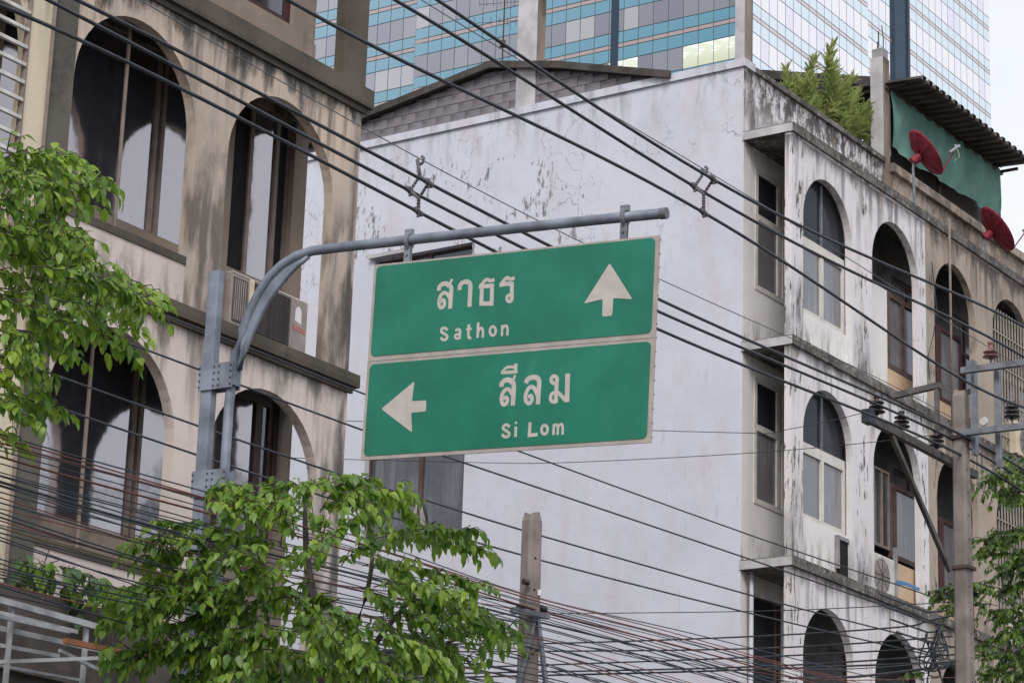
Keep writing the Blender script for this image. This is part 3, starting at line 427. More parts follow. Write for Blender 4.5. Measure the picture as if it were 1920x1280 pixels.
DATA = {'HV': [('left', 6.0, 0.0155, [(-22.53, 9.6), (-20.88, 9.66), (-18.21, 9.64), (-17.21, 9.65), (-15.91, 9.67), (-15.04, 9.68), (-14.42, 9.67), (-12.42, 9.68), (-11.29, 9.71), (-7.41, 9.92), (-5.8, 9.99), (-5.07, 9.98), (-3.42, 9.97), (-0.15, 9.91)]), ('left', 5.8, 0.0155, [(-22.34, 9.63), (-20.98, 9.66), (-17.96, 9.62), (-16.93, 9.6), (-16.5, 9.61), (-16.2, 9.64), (-15.21, 9.63), (-14.56, 9.64), (-12.08, 9.68), (-10.94, 9.71), (-7.04, 9.95), (-6.36, 9.99), (-4.6, 9.96), (-2.92, 9.96), (0.36, 9.92)]), ('left', 5.9, 0.0155, [(-22.41, 9.39), (-21.56, 9.38), (-18.07, 9.39), (-17.05, 9.4), (-16.44, 9.43), (-15.79, 9.41), (-15.17, 9.42), (-12.24, 9.43), (-11.11, 9.47), (-7.14, 9.71), (-5.4, 9.83), (-4.36, 9.75), (-3.6, 9.76), (0.09, 9.67)]), ('messenger', 5.9, 0.005, [(-22.49, 10.03), (-19.83, 9.99), (-18.54, 9.94), (-17.12, 9.88), (-16.36, 9.89), (-14.48, 9.9), (-13.69, 9.94), (-12.26, 9.97), (-11.12, 10.03), (-9.43, 10.12), (-7.68, 10.15), (-5.61, 10.21)]), ('right', 7.3, 0.015, [(-21.44, 9.68), (-19.87, 9.71), (-17.16, 9.82), (-13.81, 9.98), (-10.74, 9.86), (-7.86, 9.82), (-6.62, 9.86), (-3.45, 9.88)]), ('right', 7.2, 0.015, [(-20.18, 10.23), (-18.57, 10.29), (-16.55, 10.28), (-13.87, 10.22), (-12.85, 10.26), (-8.77, 10.46), (-6.12, 10.58), (-3.12, 10.66)]), ('right', 7.4, 0.015, [(-19.79, 10.34), (-18.26, 10.36), (-16.01, 10.3), (-13.81, 10.25), (-12.5, 10.34), (-7.39, 10.75), (-6.57, 10.8), (-3.6, 11.0)]), ('messenger', 7.3, 0.0045, [(-19.73, 10.39), (-18.34, 10.35), (-15.72, 10.36), (-13.82, 10.43), (-12.75, 10.37), (-11.79, 10.39), (-10.28, 10.38), (-9.07, 10.38), (-6.36, 10.37)])], 'MID': [(4.9, 0.008, [(-20.93, 7.97), (-20.36, 7.98), (-17.51, 8.03), (-15.75, 8.03), (-13.14, 8.08), (-8.37, 8.19), (-4.14, 8.34), (-2.97, 8.35)]), (5.0, 0.009, [(-20.98, 7.64), (-20.36, 7.63), (-18.83, 7.63), (-15.88, 7.65), (-14.57, 7.7), (-8.54, 7.87), (-5.63, 7.94), (-3.2, 8.02)]), (5.1, 0.009, [(-21.02, 7.12), (-20.46, 7.12), (-18.19, 7.12), (-16.06, 7.14), (-15.02, 7.18), (-13.06, 7.24), (-8.72, 7.43), (-5.84, 7.59), (-3.43, 7.74)]), (5.2, 0.009, [(-21.08, 6.87), (-19.82, 6.84), (-18.31, 6.84), (-17.26, 6.85), (-16.03, 6.87), (-13.2, 6.96), (-8.9, 7.19), (-4.96, 7.44), (-3.66, 7.52)])], 'TEL': [(6.07, 0.0055, 'k', [(-23.64, 7.876, 5.55), (-22.98, 7.744, 5.6), (-20.79, 7.306, 5.81), (-18.24, 6.796, 6.02), (-14.8, 6.108, 6.26), (-12.18, 6.068, 6.41), (-9.06, 6.068, 6.54), (-6.44, 6.068, 6.69)]), (6.13, 0.0055, 'r', [(-23.7, 7.949, 5.49), (-23.05, 7.819, 5.54), (-20.88, 7.385, 5.74), (-18.34, 6.877, 5.96), (-14.93, 6.195, 6.21), (-12.28, 6.129, 6.35), (-9.18, 6.129, 6.44), (-6.57, 6.129, 6.57)]), (6.09, 0.0067, 'r', [(-23.66, 7.906, 5.48), (-23.01, 7.776, 5.53), (-20.82, 7.338, 5.75), (-18.28, 6.83, 5.96), (-14.85, 6.144, 6.21), (-12.22, 6.094, 6.33), (-9.12, 6.094, 6.42), (-6.5, 6.094, 6.53)]), (6.14, 0.0042, 'k', [(-23.71, 7.963, 5.44), (-23.06, 7.833, 5.49), (-20.89, 7.399, 5.7), (-18.36, 6.893, 5.91), (-14.95, 6.211, 6.16), (-12.3, 6.141, 6.28), (-9.21, 6.141, 6.35), (-6.6, 6.141, 6.46)]), (6.15, 0.0042, 'k', [(-23.71, 7.967, 5.42), (-23.06, 7.837, 5.46), (-20.89, 7.403, 5.67), (-18.36, 6.897, 5.88), (-14.96, 6.217, 6.14), (-12.31, 6.145, 6.28), (-9.21, 6.145, 6.39), (-6.61, 6.145, 6.51)]), (6.03, 0.008, 'r', [(-23.58, 7.829, 5.43), (-22.92, 7.697, 5.48), (-20.72, 7.257, 5.68), (-18.16, 6.745, 5.91), (-14.72, 6.057, 6.17), (-12.12, 6.033, 6.27), (-9.0, 6.033, 6.34), (-6.38, 6.033, 6.44)]), (6.02, 0.0046, 'k', [(-23.56, 7.815, 5.39), (-22.9, 7.683, 5.43), (-20.7, 7.243, 5.62), (-18.14, 6.731, 5.86), (-14.7, 6.043, 6.15), (-12.1, 6.023, 6.24), (-8.98, 6.023, 6.28), (-6.36, 6.023, 6.37)]), (6.19, 0.0042, 'k', [(-23.74, 8.015, 5.28), (-23.1, 7.887, 5.32), (-20.93, 7.453, 5.52), (-18.42, 6.951, 5.76), (-15.04, 6.275, 6.04), (-12.37, 6.187, 6.11), (-9.3, 6.187, 6.11), (-6.71, 6.187, 6.16)]), (6.07, 0.005, 'k', [(-23.6, 7.872, 5.31), (-22.95, 7.742, 5.35), (-20.76, 7.304, 5.53), (-18.22, 6.796, 5.77), (-14.8, 6.112, 6.07), (-12.18, 6.072, 6.1), (-9.07, 6.072, 6.07), (-6.47, 6.072, 6.09)]), (6.07, 0.0101, 'k', [(-23.59, 7.865, 5.28), (-22.94, 7.735, 5.32), (-20.74, 7.295, 5.47), (-18.21, 6.789, 5.73), (-14.78, 6.103, 6.05), (-12.17, 6.067, 6.15), (-9.06, 6.067, 6.21), (-6.45, 6.067, 6.31)]), (6.22, 0.0055, 'k', [(-23.77, 8.053, 5.2), (-23.12, 7.923, 5.24), (-20.96, 7.491, 5.39), (-18.47, 6.993, 5.63), (-15.1, 6.319, 5.94), (-12.42, 6.219, 6.0), (-9.36, 6.219, 5.98), (-6.78, 6.219, 6.01)]), (6.11, 0.005, 'k', [(-23.64, 7.922, 5.21), (-22.99, 7.792, 5.24), (-20.81, 7.356, 5.4), (-18.28, 6.85, 5.63), (-14.87, 6.168, 5.9), (-12.25, 6.114, 6.02), (-9.15, 6.114, 6.11), (-6.55, 6.114, 6.22)]), (6.19, 0.0046, 'r', [(-23.72, 8.011, 5.13), (-23.07, 7.881, 5.17), (-20.91, 7.449, 5.32), (-18.4, 6.947, 5.56), (-15.03, 6.273, 5.85), (-12.37, 6.187, 5.9), (-9.3, 6.187, 5.89), (-6.72, 6.187, 5.92)]), (6.12, 0.005, 'k', [(-23.63, 7.921, 5.13), (-22.98, 7.791, 5.16), (-20.8, 7.355, 5.31), (-18.27, 6.849, 5.55), (-14.87, 6.169, 5.85), (-12.25, 6.115, 6.08), (-9.16, 6.115, 6.31), (-6.55, 6.115, 6.53)]), (6.15, 0.0055, 'k', [(-23.66, 7.96, 5.06), (-23.01, 7.83, 5.09), (-20.83, 7.394, 5.21), (-18.32, 6.892, 5.47), (-14.94, 6.216, 5.79), (-12.3, 6.148, 5.89), (-9.22, 6.148, 5.95), (-6.63, 6.148, 6.03)]), (6.05, 0.0063, 'k', [(-23.54, 7.838, 5.08), (-22.88, 7.706, 5.11), (-20.69, 7.268, 5.23), (-18.15, 6.76, 5.49), (-14.73, 6.076, 5.81), (-12.13, 6.05, 5.85), (-9.03, 6.05, 5.85), (-6.43, 6.05, 5.89)]), (6.15, 0.0063, 'y', [(-23.64, 7.955, 4.97), (-22.99, 7.825, 5.0), (-20.82, 7.391, 5.15), (-18.31, 6.889, 5.4), (-14.93, 6.213, 5.71), (-12.29, 6.147, 5.75), (-9.22, 6.147, 5.74), (-6.64, 6.147, 5.77)]), (6.19, 0.0055, 'k', [(-23.69, 8.012, 4.9), (-23.04, 7.882, 4.92), (-20.88, 7.45, 5.03), (-18.38, 6.95, 5.29), (-15.02, 6.278, 5.62), (-12.37, 6.194, 5.68), (-9.31, 6.194, 5.66), (-6.74, 6.194, 5.7)]), (6.12, 0.0046, 'k', [(-23.59, 7.923, 4.82), (-22.94, 7.793, 4.84), (-20.77, 7.359, 4.99), (-18.26, 6.857, 5.26), (-14.87, 6.179, 5.6), (-12.26, 6.125, 5.74), (-9.18, 6.125, 5.85), (-6.58, 6.125, 5.98)]), (6.17, 0.0063, 'k', [(-23.63, 7.974, 4.73), (-22.98, 7.844, 4.75), (-20.83, 7.414, 4.94), (-18.33, 6.914, 5.2), (-14.96, 6.24, 5.51), (-12.33, 6.168, 5.58), (-9.26, 6.168, 5.59), (-6.69, 6.168, 5.64)]), (6.15, 0.005, 'k', [(-23.61, 7.956, 4.72), (-22.96, 7.826, 4.74), (-20.8, 7.394, 4.91), (-18.3, 6.894, 5.17), (-14.93, 6.22, 5.48), (-12.3, 6.154, 5.64), (-9.23, 6.154, 5.77), (-6.65, 6.154, 5.92)]), (6.03, 0.0067, 'k', [(-23.46, 7.805, 4.69), (-22.8, 7.673, 4.7), (-20.6, 7.233, 4.81), (-18.07, 6.727, 5.09), (-14.66, 6.045, 5.44), (-12.09, 6.033, 5.51), (-9.0, 6.033, 5.54), (-6.4, 6.033, 5.61)])], 'CROSS': [(0.005, [[-3.204, 36.359, 11.268], [2.678, 33.5, 10.523], [3.524, 32.955, 10.436], [4.674, 32.144, 10.545]]), (0.005, [[-3.061, 36.371, 10.709], [-0.631, 35.334, 10.469], [0.705, 34.664, 10.339], [3.205, 33.183, 10.187], [4.917, 31.964, 10.112], [5.322, 31.646, 10.111]]), (0.006, [[-2.824, 36.391, 8.438], [-0.2, 35.201, 8.35], [3.218, 33.198, 8.122], [5.006, 31.884, 8.015], [5.49, 31.488, 7.993]]), (0.011, [[-2.805, 36.392, 8.081], [-0.624, 35.419, 7.978], [0.771, 34.695, 7.902], [3.219, 33.198, 7.802], [4.829, 32.022, 7.752], [5.13, 31.783, 7.789], [5.488, 31.489, 7.836]]), (0.011, [[-2.798, 36.393, 7.962], [-0.562, 35.391, 7.867], [3.22, 33.198, 7.645], [5.405, 31.555, 7.574]]), (0.011, [[-2.784, 36.394, 7.711], [-0.468, 35.348, 7.653], [1.116, 34.506, 7.611], [3.221, 33.198, 7.537], [5.425, 31.537, 7.442]]), (0.012, [[-2.78, 36.394, 7.637], [-0.379, 35.305, 7.57], [3.222, 33.198, 7.415], [5.424, 31.537, 7.351]]), (0.013, [[-2.777, 36.394, 7.571], [-0.349, 35.291, 7.518], [2.454, 33.703, 7.414], [5.423, 31.537, 7.261]]), (0.018, [[3.962, 36.284, 7.815], [4.607, 34.422, 7.539], [5.422, 31.537, 7.223]])], 'S_LEFT': [([-3.316, 15.083, 7.158], [-2.754, 14.983, 7.168]), ([-3.309, 15.365, 7.222], [-2.67, 15.637, 7.354]), ([-3.213, 15.23, 7.155], [-2.474, 15.398, 7.09]), ([-3.341, 15.57, 7.164], [-2.517, 15.549, 7.028]), ([-3.134, 14.578, 6.875], [-2.601, 14.97, 6.87]), ([-3.082, 15.594, 7.182], [-2.584, 15.725, 7.169]), ([-3.251, 15.22, 6.868], [-2.567, 15.653, 6.852]), ([-3.269, 15.334, 6.839], [-2.706, 15.308, 6.747]), ([-2.944, 15.315, 6.878], [-2.481, 15.127, 6.591]), ([-3.331, 15.363, 6.743], [-2.707, 15.771, 6.729]), ([-3.23, 14.802, 6.787], [-2.861, 14.852, 6.785]), ([-3.191, 15.646, 6.81], [-2.536, 15.837, 6.547]), ([-2.859, 15.0, 6.469], [-2.052, 15.179, 6.314]), ([-2.68, 14.72, 6.366], [-2.078, 14.986, 6.193]), ([-3.082, 15.227, 6.401], [-2.503, 15.335, 6.17]), ([-2.703, 14.929, 6.252], [-2.206, 15.174, 5.975]), ([-2.869, 15.023, 6.177], [-2.323, 15.142, 6.035]), ([-3.169, 14.766, 6.185], [-2.732, 15.145, 6.187]), ([-3.265, 15.634, 6.183], [-2.777, 15.694, 6.183]), ([-3.163, 15.229, 5.866], [-2.783, 15.494, 5.955]), ([-3.194, 15.993, 6.154], [-2.748, 15.856, 5.838]), ([-3.121, 14.795, 5.599], [-2.772, 14.966, 5.497]), ([-3.169, 15.63, 5.846], [-2.715, 15.587, 5.732]), ([-3.284, 15.649, 5.645], [-2.968, 15.759, 5.591]), ([-3.382, 15.671, 6.673], [-2.971, 15.651, 6.542]), ([-3.0, 15.162, 6.316], [-2.662, 15.172, 6.065]), ([-3.039, 15.902, 6.868], [-2.666, 15.759, 6.657]), ([-3.271, 15.313, 6.187], [-2.942, 15.325, 6.068]), ([-2.619, 14.749, 6.329], [-2.27, 14.963, 6.279]), ([-2.67, 15.619, 6.542], [-2.269, 15.735, 6.248]), ([-3.177, 14.969, 5.856], [-2.858, 15.003, 5.714]), ([-3.398, 15.541, 7.116], [-2.883, 15.538, 6.889]), ([-3.03, 15.138, 6.711], [-2.664, 15.244, 6.354]), ([-3.01, 15.486, 6.556], [-2.46, 15.413, 6.313]), ([-3.27, 15.209, 6.389], [-2.809, 15.366, 6.32]), ([-3.238, 14.961, 6.542], [-2.747, 15.346, 6.792]), ([-3.012, 14.965, 6.122], [-2.727, 14.896, 5.85]), ([-2.811, 15.892, 6.555], [-2.49, 15.889, 6.286]), ([-3.102, 14.978, 7.126], [-2.673, 15.261, 7.248]), ([-3.15, 15.576, 7.243], [-2.474, 15.405, 7.152]), ([-3.233, 15.562, 6.711], [-2.717, 15.636, 6.685]), ([-2.768, 15.555, 6.656], [-2.167, 15.812, 6.552]), ([-3.066, 15.587, 6.244], [-2.597, 15.396, 6.034]), ([-3.164, 15.33, 6.028], [-2.88, 15.411, 5.928]), ([-2.96, 15.111, 6.704], [-2.507, 15.163, 6.535]), ([-3.121, 15.448, 6.403], [-2.652, 15.837, 6.334])], 'S_CEN': [([-1.477, 17.596, 5.627], [-2.01, 17.811, 5.828]), ([-1.577, 17.94, 5.647], [-1.869, 17.77, 5.86]), ([-1.534, 19.208, 5.999], [-1.775, 19.123, 6.193]), ([-1.506, 18.827, 5.951], [-1.533, 19.031, 6.199]), ([-1.352, 18.861, 5.924], [-1.202, 18.737, 6.158]), ([-1.418, 19.766, 6.153], [-0.651, 19.78, 6.265]), ([-1.095, 17.15, 5.663], [-0.684, 17.455, 5.75]), ([-1.348, 18.716, 6.009], [-0.973, 18.812, 6.144]), ([-1.395, 19.592, 5.928], [-1.569, 19.542, 6.219]), ([-1.375, 17.34, 5.389], [-1.728, 17.528, 5.676]), ([-0.963, 18.999, 5.77], [-0.064, 18.918, 5.664]), ([-0.863, 18.485, 5.699], [-0.181, 18.326, 5.717]), ([-1.065, 19.451, 5.867], [-0.347, 19.319, 5.862]), ([-1.068, 19.681, 5.712], [-0.077, 19.421, 5.51]), ([-0.893, 17.934, 5.201], [-0.158, 17.826, 5.094]), ([-0.704, 18.811, 5.307], [0.165, 18.83, 5.077]), ([-0.818, 19.847, 5.386], [0.054, 19.665, 5.179]), ([-0.704, 18.864, 5.279], [-0.047, 18.637, 5.122]), ([-0.855, 19.063, 5.078], [-0.229, 18.828, 4.883]), ([-0.928, 19.113, 4.928], [-0.345, 19.3, 4.804]), ([-0.681, 18.371, 5.07], [-0.231, 18.583, 4.972]), ([-1.912, 17.728, 5.438], [-2.464, 17.411, 5.35]), ([-1.83, 17.959, 5.548], [-2.398, 17.768, 5.579]), ([-1.831, 17.705, 5.344], [-2.491, 17.533, 5.266]), ([-1.651, 17.352, 5.238], [-2.19, 17.469, 5.154]), ([-1.914, 17.889, 5.232], [-2.473, 17.746, 5.146]), ([-1.727, 17.913, 5.132], [-2.367, 17.703, 4.995]), ([-1.69, 17.612, 4.927], [-2.278, 17.397, 5.01]), ([-1.809, 17.547, 4.641], [-2.651, 17.578, 4.565]), ([-1.703, 17.569, 4.613], [-2.434, 17.721, 4.651]), ([-1.777, 17.635, 4.568], [-2.174, 17.744, 4.466]), ([-1.645, 17.768, 4.559], [-2.117, 17.765, 4.651]), ([-1.587, 17.311, 5.412], [-1.921, 17.36, 5.575]), ([-1.453, 17.476, 5.344], [-1.982, 17.676, 5.48]), ([-1.379, 17.546, 5.215], [-1.785, 17.371, 5.093]), ([-1.237, 17.608, 5.16], [-1.674, 17.778, 5.033]), ([-1.379, 17.673, 5.059], [-1.943, 17.689, 4.861]), ([-1.26, 17.824, 5.351], [-1.218, 18.037, 5.719]), ([-1.13, 18.099, 5.377], [-0.841, 18.046, 5.564]), ([-1.159, 17.298, 5.387], [-0.9, 17.596, 5.647]), ([-1.169, 18.915, 5.312], [-1.486, 18.749, 4.999]), ([-1.137, 19.808, 5.368], [-1.341, 19.578, 4.916]), ([-1.351, 17.47, 4.804], [-1.81, 17.594, 4.596]), ([-1.301, 18.906, 4.918], [-1.686, 19.115, 4.67]), ([-0.99, 18.556, 5.132], [-0.533, 18.799, 4.886]), ([-1.102, 19.03, 5.416], [-0.59, 19.044, 5.2]), ([-1.066, 18.083, 4.853], [-0.693, 18.246, 4.598]), ([-1.438, 18.747, 4.809], [-1.068, 19.061, 4.682]), ([-1.489, 17.19, 5.102], [-1.805, 17.427, 5.321]), ([-1.434, 17.52, 4.954], [-1.135, 17.461, 4.738]), ([-1.705, 19.099, 5.017], [-1.366, 18.865, 4.755]), ([-1.218, 17.48, 4.954], [-0.862, 17.651, 4.782]), ([-0.966, 19.22, 5.659], [-0.64, 19.053, 5.476]), ([-1.112, 17.642, 5.502], [-1.39, 17.607, 5.337]), ([-0.911, 17.397, 4.556], [-0.491, 17.648, 4.47]), ([-1.591, 17.257, 4.37], [-1.961, 17.461, 4.39]), ([-0.573, 17.562, 4.775], [-0.352, 17.555, 4.567]), ([-0.845, 18.902, 5.446], [-0.538, 18.828, 5.224]), ([-1.732, 18.098, 5.099], [-2.05, 17.786, 4.885]), ([-1.635, 17.598, 4.853], [-1.955, 17.558, 4.626]), ([-1.743, 17.339, 4.489], [-1.985, 17.363, 4.291]), ([-1.15, 17.641, 4.678], [-0.88, 17.475, 4.602]), ([-1.73, 17.879, 4.756], [-2.046, 17.591, 4.671]), ([-1.612, 17.812, 5.219], [-1.839, 17.498, 5.021]), ([-1.239, 17.51, 4.779], [-1.012, 17.764, 4.626]), ([-0.558, 18.646, 4.974], [-0.127, 18.55, 4.752]), ([-1.706, 17.539, 5.005], [-1.93, 17.57, 4.814]), ([-1.831, 17.512, 5.048], [-2.449, 17.382, 4.947]), ([-1.92, 17.41, 4.917], [-2.586, 17.401, 4.857]), ([-1.858, 17.543, 4.872], [-2.459, 17.315, 4.72]), ([-2.011, 17.556, 5.014], [-2.654, 17.536, 5.043]), ([-2.121, 17.637, 4.918], [-2.685, 17.623, 4.824]), ([-2.136, 17.127, 4.925], [-2.717, 17.299, 4.911]), ([-1.987, 17.937, 5.165], [-2.381, 17.61, 5.103]), ([-1.39, 17.892, 4.991], [-1.08, 17.747, 4.755]), ([-1.328, 19.171, 5.121], [-0.936, 19.28, 4.957]), ([-1.581, 17.64, 4.864], [-1.829, 17.755, 4.659]), ([-1.553, 19.157, 4.993], [-1.744, 18.867, 4.704]), ([-1.194, 19.613, 5.087], [-1.481, 19.391, 4.801]), ([-0.859, 17.529, 4.831], [-0.574, 17.685, 4.725]), ([-0.772, 19.005, 4.992], [-0.452, 18.764, 4.768]), ([-1.238, 18.771, 5.32], [-1.474, 18.998, 5.162]), ([-1.586, 18.36, 5.264], [-1.294, 18.596, 5.13]), ([-1.0, 17.702, 4.642], [-0.698, 17.479, 4.436]), ([-1.716, 17.467, 4.971], [-2.014, 17.66, 4.889]), ([-1.855, 17.571, 4.77], [-2.152, 17.433, 4.663]), ([-1.308, 19.196, 6.226], [-0.994, 19.2, 6.258]), ([-1.478, 18.412, 5.952], [-1.275, 18.157, 5.975]), ([-1.057, 17.806, 5.69], [-0.619, 17.697, 5.773]), ([-0.385, 18.436, 5.13], [0.069, 18.463, 4.98]), ([-0.954, 19.54, 5.122], [-0.31, 19.263, 4.897]), ([-1.172, 19.16, 5.124], [-0.861, 19.39, 4.94]), ([-1.683, 17.441, 5.657], [-1.96, 17.354, 5.628]), ([-1.61, 17.472, 5.594], [-1.864, 17.441, 5.688]), ([-2.227, 17.639, 5.426], [-2.487, 17.476, 5.309]), ([-2.15, 17.656, 5.322], [-2.43, 17.636, 5.235]), ([-2.067, 17.642, 4.631], [-2.599, 17.423, 4.522]), ([-2.031, 17.927, 4.738], [-2.429, 17.665, 4.677]), ([-2.446, 17.533, 4.642], [-2.625, 17.566, 4.606])], 'S_RT': [([6.913, 33.015, 10.046], [5.959, 33.053, 9.826]), ([6.956, 33.252, 9.859], [6.11, 33.148, 9.7]), ([6.955, 33.201, 10.236], [6.376, 33.059, 10.123]), ([6.79, 32.447, 9.763], [6.116, 32.602, 9.847]), ([6.923, 33.185, 9.108], [6.006, 33.273, 9.151]), ([6.846, 32.843, 8.824], [6.024, 33.239, 8.95]), ([6.799, 32.625, 8.708], [6.081, 32.921, 8.541]), ([6.843, 32.87, 8.488], [6.153, 32.961, 8.401]), ([6.244, 32.393, 8.25], [5.308, 32.732, 8.353]), ([6.226, 33.013, 8.257], [5.433, 32.9, 8.16]), ([6.812, 32.782, 7.994], [6.112, 33.127, 8.241]), ([6.809, 32.792, 7.794], [6.207, 33.132, 7.904]), ([6.775, 32.663, 7.502], [6.079, 33.028, 7.441]), ([6.43, 32.749, 7.606], [5.617, 32.672, 7.432]), ([6.746, 32.432, 8.194], [6.168, 32.72, 8.029]), ([6.914, 33.352, 7.491], [6.317, 33.243, 7.317]), ([6.834, 32.928, 7.719], [6.33, 32.746, 7.602]), ([6.882, 32.923, 9.603], [6.308, 32.929, 9.689]), ([6.855, 32.85, 9.101], [6.245, 32.702, 8.706]), ([6.898, 33.204, 8.009], [5.898, 33.112, 7.72]), ([6.876, 32.945, 9.192], [6.146, 33.212, 9.205]), ([6.778, 32.503, 8.885], [6.404, 32.783, 9.139]), ([6.291, 32.386, 7.438], [5.952, 32.715, 7.25]), ([6.816, 32.72, 8.626], [6.387, 32.744, 8.719]), ([5.311, 32.832, 7.335], [4.97, 32.778, 7.275]), ([6.751, 32.58, 7.222], [6.366, 32.774, 7.508]), ([6.658, 33.047, 9.138], [6.034, 33.179, 9.007]), ([6.648, 32.691, 8.853], [6.064, 32.816, 8.655]), ([6.709, 32.696, 8.584], [6.304, 33.047, 8.437]), ([6.663, 32.878, 7.94], [6.202, 33.259, 8.132]), ([6.786, 33.195, 7.663], [6.033, 33.13, 7.592]), ([6.626, 32.67, 8.102], [6.201, 32.578, 7.735]), ([6.269, 32.861, 8.432], [5.611, 32.932, 8.472]), ([5.97, 32.338, 8.25], [5.371, 32.718, 8.238]), ([6.831, 32.847, 9.514], [6.388, 32.658, 9.489]), ([6.818, 32.739, 9.87], [6.006, 32.741, 9.843]), ([6.816, 33.377, 7.424], [6.182, 33.231, 7.432])], 'S_VINE': [([-4.461, 23.62, 6.486], [-4.071, 23.903, 6.49]), ([-3.604, 23.818, 6.276], [-3.013, 24.158, 6.29]), ([-3.437, 23.985, 6.34], [-3.14, 24.107, 6.077]), ([-4.063, 23.828, 6.534], [-4.287, 23.784, 6.394]), ([-4.378, 23.721, 6.451], [-3.953, 23.836, 6.367]), ([-4.018, 23.586, 6.435], [-3.717, 23.883, 6.36]), ([-4.01, 24.143, 6.503], [-3.587, 24.011, 6.34]), ([-3.84, 23.712, 6.394], [-3.447, 23.94, 6.232]), ([-3.836, 24.306, 6.492], [-3.863, 24.03, 6.087]), ([-3.635, 23.987, 6.384], [-3.619, 24.052, 6.05]), ([-4.153, 23.811, 6.478], [-4.424, 24.039, 6.368]), ([-3.983, 23.952, 6.514], [-4.028, 24.073, 6.239])]}
